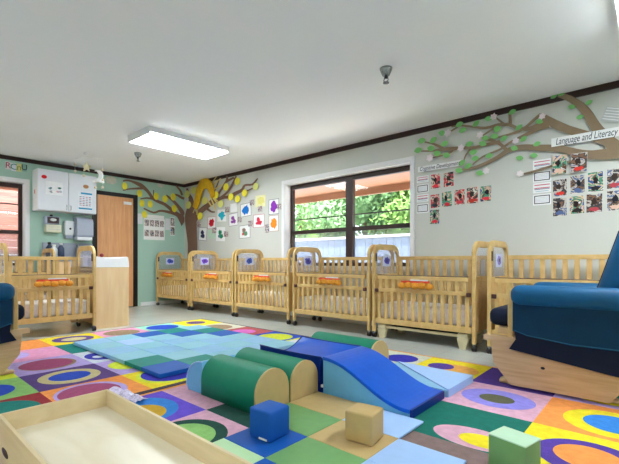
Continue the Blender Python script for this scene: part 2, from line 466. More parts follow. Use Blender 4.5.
tree(-5.5, 13.5, 5.6, 2.2, 'f2', 'tall distant green tree filling the gap between the nearer trees', seed=7)
tree(-0.2, 12.5, 5.0, 2.0, 'f1', 'pale yellow-green tree at the right edge of the double window', seed=8)

# ------------------------------------------------------------------ ceiling fixtures
def fixture(name, x, y, label):
    t = thing('ceiling_light', label, 'ceiling light', (x, y, ZC))
    MB().box((-0.285, -0.575, -0.068), (0.285, 0.575, 0), M['lamp_metal']).box((-0.285, -0.59, -0.09), (0.285, -0.575, 0), M['lamp_metal']).box((-0.285, 0.575, -0.09), (0.285, 0.59, 0), M['lamp_metal']).build('housing', t)
    MB().prism([(-0.276, -0.0685), (-0.276, -0.080), (-0.262, -0.09), (0.262, -0.09), (0.276, -0.080), (0.276, -0.0685)], -0.574, 0.574, M['lens'], 'y').build('lens', t)
fixture('ceiling_light', -4.885, 2.885, 'long white ceiling light glowing above the coloured rugs')
fixture('ceiling_light', 0.08, 2.86, 'white ceiling light cut off at the top right corner, above the big glider')
fixture('ceiling_light', -4.83, -1.2, 'added unseen white ceiling light nearest the rear end of the teal wall')  # out of view, added to light the room from behind the camera
fixture('ceiling_light', 0.08, -1.2, 'added unseen white ceiling light over the open floor behind the plywood tray')  # second unseen fixture, likewise added for its light
def sprinkler(x, y, label, big=1.0):
    t = thing('ceiling_sprinkler', label, 'sprinkler', (x, y, ZC)); t.scale = (1.2, 1.2, 1.2)
    MB().lathe([(0.045, 0), (0.043, -0.012), (0.026, -0.05), (0.018, -0.055)], (0, 0, 0), M['steel']).build('escutcheon', t)
    b = MB(); b.lathe([(0.012, -0.05), (0.012, -0.07)], (0, 0, 0), M['caster'])
    b.tube([(-0.012, 0, -0.06), (-0.018, 0, -0.085), (0, 0, -0.1)], 0.004, M['steel']).tube([(0.012, 0, -0.06), (0.018, 0, -0.085), (0, 0, -0.1)], 0.004, M['steel'])
    b.lathe([(0.022, -0.1), (0.022, -0.104)], (0, 0, 0), M['steel']); b.build('sprinkler_head', t)
sprinkler(-1.74, 2.95, 'chrome ceiling sprinkler in the middle of the bare ceiling')
sprinkler(-5.89, 2.77, 'small dark ceiling sprinkler just below the long ceiling light')

# ------------------------------------------------------------------ cribs
CD = 0.53
def arch_pts(w, h, r, n=6, z0=0.07):
    pts = [(0, z0)]
    for i in range(n + 1):
        t = math.pi - i / n * math.pi / 2
        pts.append((r + r * math.cos(t), h - r + r * math.sin(t)))
    for i in range(n + 1):
        t = math.pi / 2 - i / n * math.pi / 2
        pts.append((w - r + r * math.cos(t), h - r + r * math.sin(t)))
    pts.append((w, z0)); return pts
def inset_arch(w, h, r, dx, dz, n=6, z0=0.07):
    return [(p[0] + dx, p[1]) for p in arch_pts(w - 2 * dx, h - dz, max(r - dx, 0.05), n, z0)]
def slats(b, L, z0, z1, y0, y1, pitch, w, m):
    n = max(2, round(L / pitch)); p = L / n
    for i in range(n):
        x = p * (i + 0.5); b.box((x - w / 2, y0, z0), (x + w / 2, y1, z1), m)
def make_crib(L):
    """L: distance between post centres; front (gate side) faces -y, origin at the front left post"""
    t = thing('crib', None, 'crib')
    for k, x in enumerate((0.0, L)):
        a, c = x - 0.016, x + 0.016
        b = MB()
        b.ring([(p[0] - 0.022, p[1]) for p in arch_pts(CD + 0.044, 1.055, 0.13)], [(p[0] - 0.022, p[1]) for p in inset_arch(CD + 0.044, 1.055, 0.13, 0.038, 0.062)], a, c, M['birch'], 'x', closed=False)
        b.box((a + 0.008, 0.024, 0.66), (c - 0.008, CD - 0.024, 0.71), M['birch'])
        b.box((a + 0.012, 0.024, 0.17), (c - 0.012, CD - 0.024, 0.66), M['birch_dark'])
        e = b.build('end_panel', t, bevel=0.004)
        MB().box((x - 0.003, 0.024, 0.71), (x + 0.003, CD - 0.024, 0.984), M['acrylic']).build('clear_panel', e)
        MB().box((x - 0.024 if k else x + 0.014, 0.0, 0.86), (x - 0.014 if k else x + 0.024, 0.022, 0.95), M['caster']).build('hinge', e)
        for y in (0.0, CD):
            b = MB(); b.tube([(x, y, 0.075), (x, y + 0.0, 0.052)], 0.012, M['chrome'])
            b.box((x - 0.014, y - 0.012, 0.028), (x + 0.014, y + 0.016, 0.058), M['chrome'])
            b.lathe([(0.012, -0.020), (0.029, -0.018), (0.030, -0.006), (0.022, -0.002), (0.022, 0.002), (0.030, 0.006), (0.029, 0.018), (0.012, 0.020)], (x + 0.0, y + 0.004, 0.030), M['caster'], axis='x')
            b.build('caster', t)
    a, c = 0.022, L - 0.022
    b = MB(); b.box((a, CD - 0.018, 0.875), (c, CD + 0.018, 0.918), M['birch']).box((a, CD - 0.018, 0.18), (c, CD + 0.018, 0.23), M['birch'])
    for i in range(round(L / 0.095)):
        p = L / round(L / 0.095); x = p * (i + 0.5); b.box((x - 0.021, CD - 0.009, 0.23), (x + 0.021, CD + 0.009, 0.875), M['birch_dark'])
    b.build('back_panel', t, bevel=0.003)
    b = MB(); b.box((a + 0.03, -0.016, 0.66), (c - 0.03, 0.016, 0.702), M['birch']).box((a + 0.03, -0.014, 0.702), (c - 0.03, 0.014, 0.709), M['latch'])
    b.box((a + 0.03, -0.016, 0.522), (c - 0.03, 0.016, 0.562), M['birch'])
    n = round(L / 0.088); p = (L - 0.1) / n
    for i in range(n): b.box((0.05 + p * (i + 0.5) - 0.019, -0.008, 0.562), (0.05 + p * (i + 0.5) + 0.019, 0.008, 0.66), M['birch'])
    b.build('front_gate', t, bevel=0.003)
    b = MB(); b.box((a, -0.016, 0.166), (c, 0.016, 0.224), M['birch'])
    n = round(L / 0.088); p = (L - 0.05) / n
    for i in range(n): b.box((0.025 + p * (i + 0.5) - 0.019, -0.008, 0.224), (0.025 + p * (i + 0.5) + 0.019, 0.008, 0.5215), M['birch'])
    b.build('front_panel', t, bevel=0.003)
    MB().box((a, 0.02, 0.205), (c, CD - 0.02, 0.222), M['birch_dark']).build('mattress_support', t)
    for x in (0.045, L - 0.045):
        MB().rbox((x - 0.022, -0.034, 0.515), (x + 0.022, -0.014, 0.555), 0.006, M['latch'], 2).build('latch', t)
    return t

def place_crib(L, loc, rz, label, mlabel, card_rgb, card_label, toy_x, toy_label, toy_kind=True, card_end=0):
    t = make_crib(L); t.location = loc; t.rotation_euler.z = rz
    tag(t, label, 'crib', 'wooden cribs in the nursery')
    R = Matrix.Translation(loc) @ Matrix.Rotation(rz, 4, 'Z')
    m = MB().rbox((0.035, 0.03, 0.224), (L - 0.035, CD - 0.03, 0.385), 0.025, M['sheet'], 3).build('crib_mattress', loc=loc, rz=rz)
    tag(m, mlabel, 'mattress', 'crib mattresses')
    if card_rgb:
        x = 0.006 if card_end == 0 else L - 0.010
        c = thing('picture_card', card_label, 'card', tuple(R @ Vector((x, 0.26, 0.80))), rz, 'picture cards on the cribs')
        MB().box((0, -0.085, 0), (0.003, 0.085, 0.13), colour((206, 212, 240), 0.6)).build('card_sheet', c)
        b = MB(); rr = random.Random(int(L * 1000) + sum(card_rgb))
        pts = [(0.068 * math.cos(k / 14 * 6.283) * rr.uniform(0.7, 1.1), 0.066 + 0.05 * math.sin(k / 14 * 6.283) * rr.uniform(0.7, 1.1)) for k in range(14)]
        b.prism(pts, 0.003, 0.0045, colour(card_rgb, 0.6), 'x'); b.prism([(-0.01, 0.05), (0.015, 0.05), (0.012, 0.085), (-0.012, 0.08)], 0.0045, 0.0055, M['ink'], 'x'); b.build('printed_motif', c)
    if toy_x is not None:
        a = thing('plush_rail_toy', toy_label, 'crib toy', tuple(R @ Vector((toy_x, -0.02, 0.60))), rz, 'orange plush toys hung on the crib gates')
        b = MB()
        for i in range(5): b.ell((-0.15 + 0.075 * i, -0.022, 0.0 + 0.006 * (i % 2)), (0.047, 0.026, 0.033), M['toy_o'], 12, 8)
        b.build('plush_body', a)
        MB().box((-0.17, -0.006, 0.030), (0.15, 0.0, 0.052), M['toy_r']).build('red_strap', a)
        MB().box((-0.06, -0.0075, 0.052), (0.13, -0.0015, 0.066), M['paper']).build('label_strip', a)
    return t
Y0 = 3.86
YL = lambda u: ray(u, 300).x * (Y0 / ray(u, 300).y)
spec = [(-7.375, -6.255, 'crib in the corner, topmost left of the row, against the teal wall', 'blue', (70, 96, 206), 0.42),
        (-6.169, -4.995, 'second crib from the corner, below the painted tree trunk', 'purple', (120, 70, 200), 0.62),
        (-4.923, -3.787, 'third crib from the corner, below the framed handprint art', 'blue and white', (58, 92, 196), 0.62),
        (-3.676, -2.496, 'fourth crib from the corner, under the left half of the double window', 'violet', (92, 88, 190), 0.62),
        (-2.428, -1.321, 'fifth crib from the corner, with a beige cot stored underneath', 'dark violet', (84, 74, 176), 0.52),
        (-1.183, -0.06, 'last crib of the window wall row, half hidden by the big glider', 'lilac', (150, 140, 206), None)]
crib_name = ['corner crib against the teal wall', 'second crib from the corner', 'third crib from the corner', 'fourth crib from the corner', 'fifth crib from the corner', 'crib behind the big glider']
for i, (x0, x1, lab, cn, crgb, tx) in enumerate(spec):
    place_crib(x1 - x0, (x0, Y0, 0), 0, 'wooden ' + lab, 'white speckled mattress in the ' + crib_name[i], crgb,
               cn + ' picture card on the end of the ' + crib_name[i], tx, 'orange plush toy strapped to the gate of the ' + crib_name[i])
place_crib(0.88, (-5.225, 1.03, 0), math.pi / 2, 'wooden crib beside the maple changing table, nearest the small glider', 'white speckled mattress in the crib beside the changing table',
           (92, 70, 190), 'violet picture card on the crib end beside the changing table', 0.44, 'orange plush toy on the gate of the crib beside the changing table', card_end=1)
place_crib(0.88, (-6.76, 1.03, 0), math.pi / 2, 'wooden crib tucked behind another crib, under the hanging white cabinet', 'white speckled mattress in the crib under the white cabinet', None, None, None, None)

# low stacking cot under the fifth crib
t = thing('sleeping_cot', 'beige plastic sleeping cot stored under the fifth crib from the corner', 'cot', (-1.885, 4.1, 0))
b = MB(); b.box((-0.42, -0.225, 0.115), (0.42, -0.20, 0.14), M['cot']).box((-0.42, 0.20, 0.115), (0.42, 0.225, 0.14), M['cot']).build('side_rail', t)
MB().box((-0.42, -0.20, 0.122), (0.42, 0.20, 0.128), M['navy_dark']).build('cot_fabric', t)
for sx in (-1, 1):
    b = MB(); x0, x1 = sorted((sx * 0.40, sx * 0.50))
    b.rbox((x0, -0.24, 0.10), (x1, 0.24, 0.158), 0.012, M['cot'])
    b.build('end_bar', t)
    for sy in (-1, 1):
        MB().prism([(-0.055 + sx * 0.45, 0.105), (0.055 + sx * 0.45, 0.105), (sx * 0.45 + 0.028, 0.0), (sx * 0.45 - 0.028, 0.0)], sy * 0.215 - 0.022, sy * 0.215 + 0.022, M['cot'], 'y').build('leg', t, bevel=0.006)

# ------------------------------------------------------------------ changing table and the wall over it
t = thing('changing_table', 'maple changing table with a plain side panel, beside the oak door', 'changing table', (-5.33, 1.955, 0))
MB().box((-0.02, 0, 0), (0, 0.43, 0.78), M['maple']).build('side_panel', t, bevel=0.004)
MB().box((-0.88, 0, 0), (-0.86, 0.43, 0.78), M['maple']).build('side_panel', t, bevel=0.004)
MB().box((-0.86, 0.012, 0.74), (-0.02, 0.42, 0.765), M['maple']).build('table_top', t)
MB().box((-0.86, 0.02, 0.38), (-0.02, 0.42, 0.40), M['maple']).box((-0.86, 0.02, 0.06), (-0.02, 0.42, 0.08), M['maple']).build('shelf', t)
MB().box((-0.86, 0.41, 0.03), (-0.02, 0.425, 0.74), M['maple']).build('back_panel', t)
p = MB().prism([(0.0, 0.0), (0.0, 0.13), (0.03, 0.14), (0.13, 0.115), (0.30, 0.115), (0.39, 0.14), (0.418, 0.13), (0.43, 0.05), (0.43, 0.0)], -0.86, 0.002, M['white'], 'x').build('changing_pad', loc=(-5.33, 1.955, 0.782), bevel=0.012)
tag(p, 'white contoured changing pad lying on the maple changing table', 'changing pad')

t = thing('wall_cabinet', 'white two-door wall cabinet with papers taped on, hung under the ceiling', 'cabinet', (XL, 1.83, 1.67))
MB().box((0, 0, 0), (0.28, 0.86, 0.645), M['white']).build('cabinet_body', t, bevel=0.003)
for k in range(2):
    dd = MB().box((0.281, 0.003 + k * 0.43, 0.004), (0.30, 0.427 + k * 0.43, 0.641), mat('cabinet_door_white_%d' % k, (226, 230, 240), 0.35, var=0.01)).build('door', t, bevel=0.003)
    MB().tube([(0.30, 0.40 + k * 0.06, 0.03), (0.318, 0.40 + k * 0.06, 0.035), (0.318, 0.40 + k * 0.06, 0.10), (0.30, 0.40 + k * 0.06, 0.105)], 0.004, M['steel'], 6).build('handle', dd)
def cab(name, label, cat, u0, v0, u1, v1, rgb, off=0.302, m=None, shape=None):
    a = onl(u0, v0, off); c = onl(u1, v1, off)
    w, h = c.y - a.y, a.z - c.z
    o = thing(name, label, cat, (XL + off, (a.y + c.y) / 2, c.z))
    if shape: MB().prism([(w / 2 * math.cos(k / 10 * 6.283), h / 2 + h / 2 * math.sin(k / 10 * 6.283)) for k in range(10)], 0, 0.002, m or colour(rgb), 'x').build('sticker_face', o)
    else: MB().box((0, -w / 2, 0), (0.0015, w / 2, h), m or colour(rgb)).build('paper_sheet', o)
    return o, w, h
cab('ladybird_sticker', 'red ladybird sticker on the left cabinet door', 'sticker', 41.3, 174.4, 47, 179.0, (214, 40, 50), shape=1)
o, w, h = cab('craft_paper', 'crinkled white craft paper taped to the left cabinet door', 'paper', 45.5, 180.5, 63, 196, (240, 243, 250))
b = MB(); rr = random.Random(4)
for k, rgb in enumerate([(170, 176, 190), (220, 170, 190), (60, 120, 110), (190, 196, 214), (120, 160, 170), (255, 255, 255)]):
    cy, cz = rr.uniform(-0.35, 0.35) * w, rr.uniform(0.15, 0.85) * h
    b.prism([(cy + rr.uniform(0.6, 1) * w * 0.13 * math.cos(a), cz + rr.uniform(0.5, 1) * h * 0.11 * math.sin(a)) for a in [j * 0.785 for j in range(8)]], 0.0016, 0.003 + k * 0.0002, colour(rgb), 'x')
b.build('collage_patch', o)
cab('owl_sticker', 'small brown and orange sticker high on the right cabinet door', 'sticker', 83, 184.3, 88.8, 189, (190, 140, 100), shape=1)
o, w, h = cab('notice_sheet', 'notice sheet with two blue bands on the right cabinet door', 'notice', 78, 191, 92, 211, (232, 236, 246))
MB().box((0.0016, -w * 0.3, h * 0.86), (0.0022, w * 0.5, h * 0.95), colour((40, 150, 200))).build('blue_band', o)
MB().box((0.0016, -w * 0.45, h * 0.05), (0.0022, w * 0.5, h * 0.13), colour((30, 150, 196))).build('blue_band', o)
b = MB()
for k in range(6):
    for q in range(4): b.box((0.0016, -w * 0.4 + q * w * 0.22, h * (0.25 + k * 0.09)), (0.0021, -w * 0.4 + q * w * 0.22 + w * 0.15, h * (0.28 + k * 0.09)), colour([(120, 120, 140), (200, 80, 110), (90, 100, 150)][(k + q) % 3]))
b.build('printed_lines', o)
tag(MB().prism([(2.0, 0), (2.03, 0.02), (2.02, 0.07), (1.99, 0.06), (1.98, 0.02)], 0, 0.002, colour((226, 90, 60)), 'z').build('side_sticker', loc=(0, 0, 0)), 'small orange-red sticker on the side of the white cabinet', 'sticker')
ss = bpy.data.objects['side_sticker']; ss.data = MB().prism([(-0.02, 0), (0.02, 0.01), (0.015, 0.07), (-0.015, 0.06)], -0.002, 0, colour((226, 90, 60)), 'y').build('side_sticker_shape').data
bpy.data.objects.remove(bpy.data.objects['side_sticker_shape']); ss.location = (XL + 0.14, 1.8295, 1.93)

t = thing('glove_box_holder', 'grey and brown glove box holder on the teal wall', 'dispenser', (XL, 2.08, 1.47))
MB().box((0, -0.10, 0), (0.11, 0.11, 0.125), M['dispenser_grey']).build('holder_body', t, bevel=0.004)
MB().box((0.11, -0.07, 0.012), (0.115, 0.095, 0.113), M['dark_brown']).build('front_plate', t)
MB().ell((0.116, 0.012, 0.07), (0.012, 0.05, 0.024), M['paper'], 10, 6).build('tissue', t)
MB().lathe([(0.022, 0.0), (0.022, 0.03), (0.012, 0.035)], (0.06, 0.0, 0.125), M['caster']).build('knob', t)
t = thing('wipes_dispenser', 'cream wipes dispenser right below the glove box holder', 'dispenser', (XL, 2.09, 1.335))
MB().rbox((0, -0.10, 0), (0.13, 0.12, 0.125), 0.01, M['dispenser_cream']).build('dispenser_body', t)
MB().box((0.1305, -0.07, 0.04), (0.1325, 0.09, 0.055), M['cloud']).box((0.1305, -0.07, 0.085), (0.1325, 0.09, 0.09), M['cloud']).build('ribbing', t)
t = thing('soap_dispenser', 'tall white soap dispenser between the glove box and towel dispenser', 'soap dispenser', (XL, 2.34, 1.25))
MB().rbox((0, -0.07, 0.05), (0.10, 0.075, 0.29), 0.012, M['dispenser_white']).build('dispenser_body', t)
MB().rbox((0, -0.055, 0.0), (0.08, 0.06, 0.052), 0.01, M['dispenser_grey']).build('nozzle', t)
MB().lathe([(0.017, 0.1), (0.015, 0.104)], (0, 0.01, 0.16), M['caster'], axis='x').build('indicator', t)
t = thing('towel_dispenser', 'large pale paper towel dispenser with rounded top, beside the oak door', 'towel dispenser', (XL, 2.545, 1.22))
MB().prism([(0, 0.06), (0.20, 0.06), (0.215, 0.09), (0.215, 0.30), (0.19, 0.36), (0.13, 0.39), (0, 0.39)], -0.125, 0.125, M['dispenser_grey'], 'y').build('cover', t, bevel=0.012)
MB().rbox((0, -0.12, 0.0), (0.19, 0.12, 0.058), 0.008, M['dispenser_white']).build('tray', t)

# sink counter under the dispensers
t = thing('sink_counter', 'grey sink counter with backsplash below the soap dispenser', 'counter', (XL + 0.003, 2.345, 0))
MB().box((0, -0.36, 0.02), (0.46, 0.38, 0.86), M['maple']).build('cabinet_body', t, bevel=0.003)
MB().box((0, -0.38, 0.861), (0.48, 0.395, 0.90), M['grey_lam']).build('countertop', t, bevel=0.006)
MB().box((0, -0.38, 0.901), (0.02, 0.395, 1.17), M['grey_lam']).build('backsplash', t)
b = MB(); b.tube([(0.08, 0.1, 0.9), (0.08, 0.1, 1.08), (0.12, 0.1, 1.14), (0.19, 0.1, 1.13), (0.21, 0.1, 1.08)], 0.013, M['chrome']).build('faucet', t)
def bottle(x, y, z, r, h, m, mc, label):
    o = thing('bottle', label, 'bottle', (x, y, z))
    MB().lathe([(r, 0), (r, h * 0.7), (r * 0.45, h * 0.85), (r * 0.4, h * 0.9)], (0, 0, 0), m).build('bottle_body', o)
    MB().lathe([(r * 0.5, h * 0.9), (r * 0.5, h * 1.03)], (0, 0, 0), mc).build('cap', o)
bottle(XL + 0.18, 2.02, 0.902, 0.05, 0.26, colour((50, 66, 92), 0.3), M['caster'], 'dark blue bottle, leftmost on the sink counter')
bottle(XL + 0.30, 2.05, 0.902, 0.05, 0.22, M['dispenser_white'], M['paper'], 'white bottle beside the dark blue one on the sink counter')
bottle(XL + 0.16, 2.19, 0.902, 0.05, 0.25, colour((70, 84, 112), 0.3), M['paper'], 'slate blue bottle with a white cap on the sink counter')

# hanging mobile
MXY = (-6.47, 2.25)
def mob(u, z): k = (u - 86) / F_PX * 5.96; return (MXY[0] + _c * k, MXY[1] + _s * k, z)
t = thing('hanging_mobile', 'star and moon felt mobile hanging from the ceiling by the cabinet', 'mobile', (MXY[0], MXY[1], ZC))
def rel(p): return (p[0] - MXY[0], p[1] - MXY[1], p[2] - ZC)
MB().lathe([(0.032, 0), (0.03, -0.014), (0.01, -0.024)], (0, 0, 0), M['white']).build('ceiling_hook', t)
def facing(b, poly, c, th, m):
    R = Matrix.Translation(Vector(c)) @ Matrix.Rotation(TH, 4, 'Z')
    n = len(poly); vs = [tuple(R @ Vector((p[0], a, p[1]))) for a in (-th, th) for p in poly]
    b.add(vs, [list(range(n)), list(range(n, 2 * n))[::-1]] + [(i, (i + 1) % n, (i + 1) % n + n, i + n) for i in range(n)], m)
b = MB(); facing(b, [((0.075 if k % 2 == 0 else 0.032) * math.sin(k * math.pi / 5), (0.075 if k % 2 == 0 else 0.032) * math.cos(k * math.pi / 5)) for k in range(10)], rel(mob(86.5, 2.275)), 0.015, colour((236, 222, 184), 0.9)); b.build('star', t, bevel=0.004)
b = MB(); moon = [(0.085 * math.cos(a), 0.085 * math.sin(a)) for a in [math.radians(-110 + 22 * k) for k in range(11)]] + [(0.035 + 0.06 * math.cos(a) * -1 * -1 - 0.07, 0.066 * math.sin(a)) for a in [math.radians(95 - 19 * k) for k in range(11)]]
facing(b, moon, rel(mob(97.5, 2.15)), 0.012, M['paper']); b.build('moon', t)
b = MB()
for dx, dz, r in ((-0.06, 0, 0.03), (-0.02, 0.02, 0.04), (0.03, 0.012, 0.035), (0.065, -0.002, 0.025)): 
    p = mob(98.5 + dx * 66, 2.055 + dz); p = rel(p); b.ell(p, (r, r, r * 0.8), M['paper'], 10, 6)
b.build('cloud', t)
for u, z in ((75, 2.315), (75.5, 2.215), (102.5, 2.235), (103, 2.08), (102.5, 1.97), (95.5, 1.97), (84, 2.15)): MB().ell(rel(mob(u, z)), (0.02, 0.02, 0.02), colour((230, 214, 190), 0.9), 10, 6).build('felt_ball', t)
b = MB(); top = rel(mob(86, 2.44))
b.tube([(0, 0, -0.02), top], 0.0015, M['paper'], 4)
for u, z in ((75, 2.215), (86.5, 2.275), (97.5, 2.15), (102.5, 1.97)):
    b.tube([top, rel(mob(u, 2.40))], 0.003, M['paper'], 4); b.tube([rel(mob(u, 2.40)), rel(mob(u, z))], 0.0012, M['paper'], 4)
b.build('string', t)

# ------------------------------------------------------------------ rugs
def ellipse(b, cx, cy, rx, ry, z, m, rot=0, n=36):
    b.add([(cx + rx * math.cos(a) * math.cos(rot) - ry * math.sin(a) * math.sin(rot), cy + rx * math.cos(a) * math.sin(rot) + ry * math.sin(a) * math.cos(rot), z) for a in [k / n * 2 * math.pi for k in range(n)]], [list(range(n))], m)
def rc(rgb): return colour(rgb, 0.95, key='rug_%d_%d_%d' % rgb, var=0.10, scale=28, bump=0.5, bscale=260)
P = dict(orange=(240, 150, 76), yellow=(236, 214, 40), lime=(214, 224, 60), purple=(92, 66, 130), lav=(180, 160, 218), peri=(140, 132, 214), mauve=(160, 74, 112),
         tan=(204, 190, 140), blue=(40, 78, 190), indigo=(52, 50, 168), teal=(22, 120, 112), pink=(222, 150, 186), pinkg=(214, 164, 184), dkg=(30, 74, 64), dteal=(22, 110, 96),
         white=(206, 212, 222), green=(140, 190, 110), maroon=(150, 44, 50), brown=(150, 126, 100), beige=(208, 206, 186), red=(176, 84, 84), mag=(214, 110, 190), mint=(150, 210, 186),
         taupe=(134, 112, 108), olive=(90, 90, 66), sky=(52, 128, 206), violet=(104, 78, 200), ppl2=(84, 60, 150), apricot=(240, 174, 90), ochre=(204, 160, 44))
def rug(name, label, xs, ys, cells, border, z1=0.012):
    b = MB(); bw = 0.035
    b.box((xs[0] - bw, ys[0] - bw, 0.001), (xs[-1] + bw, ys[-1] + bw, z1 - 0.002), rc(border))
    rr = random.Random(3); keys = ['orange', 'teal', 'purple', 'lime', 'lav', 'blue', 'pink', 'green', 'yellow', 'maroon']
    for i in range(len(xs) - 1):
        for j in range(len(ys) - 1):
            spec = cells.get((i, j))
            if spec is None:
                a = keys[(i * 3 + j * 2) % 10]; r1 = keys[(i * 3 + j * 2 + 4) % 10]; r2 = keys[(i + j * 5 + 7) % 10]
                spec = (a, [(0, 0, 0.2, 0.19, r1), (0, 0, 0.12, 0.1, r2)])
            base, els = spec
            b.add([(xs[i], ys[j], z1), (xs[i + 1], ys[j], z1), (xs[i + 1], ys[j + 1], z1), (xs[i], ys[j + 1], z1)], [(0, 1, 2, 3)], rc(P[base]))
            cx, cy = (xs[i] + xs[i + 1]) / 2, (ys[j] + ys[j + 1]) / 2
            for k, e in enumerate(els): ellipse(b, cx + e[0], cy + e[1], e[2], e[3], z1 + 0.0008 * (k + 1), rc(P[e[4]]), e[5] if len(e) > 5 else 0)
    # side faces
    x0, x1, y0, y1 = xs[0], xs[-1], ys[0], ys[-1]
    b.box((x0, y0, 0.0015), (x1, y1, z1 - 0.0005), rc(border))
    return tag(b.build(name), label, 'rug', 'patchwork circle rugs')
C1 = {(0, 2): ('orange', []), (0, 3): ('yellow', [(0, 0, 0.19, 0.2, 'purple'), (0.02, 0.0, 0.10, 0.12, 'tan')]), (1, 2): ('pink', [(-0.05, -0.12, 0.16, 0.12, 'lav')]),
      (1, 3): ('teal', []), (2, 2): ('lav', [(0, 0, 0.20, 0.20, 'brown'), (-0.005, -0.01, 0.185, 0.185, 'mauve')]), (3, 2): ('purple', [(0, 0, 0.2, 0.2, 'tan'), (0, 0, 0.125, 0.135, 'blue')]),
      (2, 3): ('white', [(0.02, -0.13, 0.16, 0.11, 'indigo'), (0.04, -0.15, 0.05, 0.04, 'white')]), (3, 3): ('lav', [(-0.02, -0.09, 0.16, 0.14, 'lime')]),
      (4, 3): ('yellow', [(0, 0, 0.235, 0.235, 'lime'), (-0.01, 0.0, 0.2, 0.2, 'indigo')]), (4, 2): ('orange', [(0, -0.03, 0.22, 0.21, 'lav'), (0, -0.04, 0.185, 0.18, 'mauve')]),
      (3, 1): ('green', [(0, 0, 0.18, 0.18, 'blue')]), (2, 1): ('lime', []), (4, 1): ('maroon', [(0, 0, 0.2, 0.2, 'teal')]),
      (0, 4): ('pink', [(0, 0, 0.19, 0.2, 'brown')]), (0, 5): ('mint', [(0, 0, 0.19, 0.2, 'blue')]), (0, 6): ('yellow', [(-0.02, 0, 0.13, 0.13, 'purple')]),
      (1, 6): ('beige', [(0, -0.02, 0.2, 0.18, 'brown')]), (2, 6): ('red', [(0, -0.02, 0.15, 0.15, 'mag')]), (3, 6): ('blue', [(0.02, 0, 0.2, 0.2, 'lime')]),
      (4, 6): ('lime', [(0.02, -0.01, 0.22, 0.21, 'white')]), (1, 5): ('teal', []), (1, 4): ('lav', [])}
rug('patchwork_rug', 'bright patchwork rug of circles under the folded light-blue mat, left of the seam', [-5.05, -4.535, -4.02, -3.505, -2.995, -2.515], [-0.27, 0.25, 0.765, 1.28, 1.80, 2.32, 2.83, 3.32], C1, (70, 60, 74))
C2 = {(2, 6): ('yellow', [(0.03, -0.02, 0.20, 0.15, 'apricot'), (-0.07, 0.0, 0.10, 0.10, 'ppl2')]), (3, 6): ('ppl2', [(0.05, 0, 0.17, 0.16, 'tan')]), (1, 6): ('beige', [(0.03, 0.03, 0.14, 0.14, 'indigo')]),
      (3, 5): ('pinkg', [(0, 0.0, 0.21, 0.17, 'peri'), (0.0, -0.01, 0.10, 0.08, 'olive')]), (4, 5): ('orange', [(0.06, -0.02, 0.21, 0.2, 'yellow'), (0.08, -0.02, 0.14, 0.13, 'sky')]),
      (4, 4): ('yellow', [(0.03, -0.02, 0.21, 0.19, 'ppl2'), (0.02, -0.01, 0.13, 0.12, 'orange')]), (3, 4): ('dteal', [(0.09, -0.14, 0.20, 0.115, 'pinkg'), (0.13, -0.15, 0.11, 0.07, 'yellow')]),
      (3, 3): ('taupe', []), (4, 3): ('mint', [(0, 0, 0.18, 0.18, 'mag')]), (0, 3): ('pinkg', []), (0, 2): ('violet', [(-0.02, 0.02, 0.21, 0.19, 'sky'), (0.03, 0.0, 0.13, 0.12, 'ochre')]), (1, 3): ('dkg', []),
      (1, 2): ('pinkg', [(0.0, 0.0, 0.2, 0.2, 'dkg'), (0.0, -0.01, 0.15, 0.15, 'green')]), (3, 2): ('green', [])}
rug('patchwork_rug', 'bright patchwork rug of circles under the soft climber and the green block', [-2.43, -1.93, -1.5, -1.0, -0.5, 0.0, 0.5], [-0.27, 0.25, 0.78, 1.30, 1.82, 2.33, 2.85, 3.33], C2, (226, 150, 70))

# ------------------------------------------------------------------ folding mats
def checker_mat(name, label, x0, y0, sx, sy, cols, rz=0.0, z0=0.016, th=0.032, cat='mat', fold=None):
    t = thing(name, label, cat, (x0, y0, z0), rz)
    n_i = len(cols[0]); n_j = len(cols)
    b = MB()
    for j in range(n_j):
        for i in range(n_i):
            k = cols[j][i]
            if k is None: continue
            g = 0.0006
            b.box((i * sx + g, j * sy + g, 0), ((i + 1) * sx - g, (j + 1) * sy - g, th), M[k])
    b.build('mat_cover', t, bevel=0.004)
    return t
B_, T_, A_, L_, N_ = 'v_blue', 'v_teal', 'v_aqua', 'v_peri', None
# first row = nearest row (small y); columns run from far-left (-x) to right
L1 = mat('vinyl_pale_blue', (134, 184, 220), 0.4, var=0.03); M['v_pale'] = L1
mat1 = [[L_ if False else 'v_pale', 'v_aqua', 'v_pale', 'v_aqua', 'v_teal', 'v_block_blue'],
        ['v_aqua', 'v_peri', 'v_aqua', 'v_pale', 'v_aqua', 'v_teal'],
        ['v_block_blue', 'v_aqua', 'v_pale', 'v_aqua', 'v_pale', 'v_aqua'],
        ['v_teal', 'v_block_blue', 'v_aqua', 'v_pale', 'v_aqua', 'v_pale'],
        ['v_aqua', 'v_teal', 'v_block_blue', 'v_aqua', 'v_pale', 'v_aqua']]
checker_mat('folding_mat', 'flat checkered mat in light blue, teal and blue vinyl spread on the left rug', -4.42, 1.42, 0.29, 0.29, mat1)
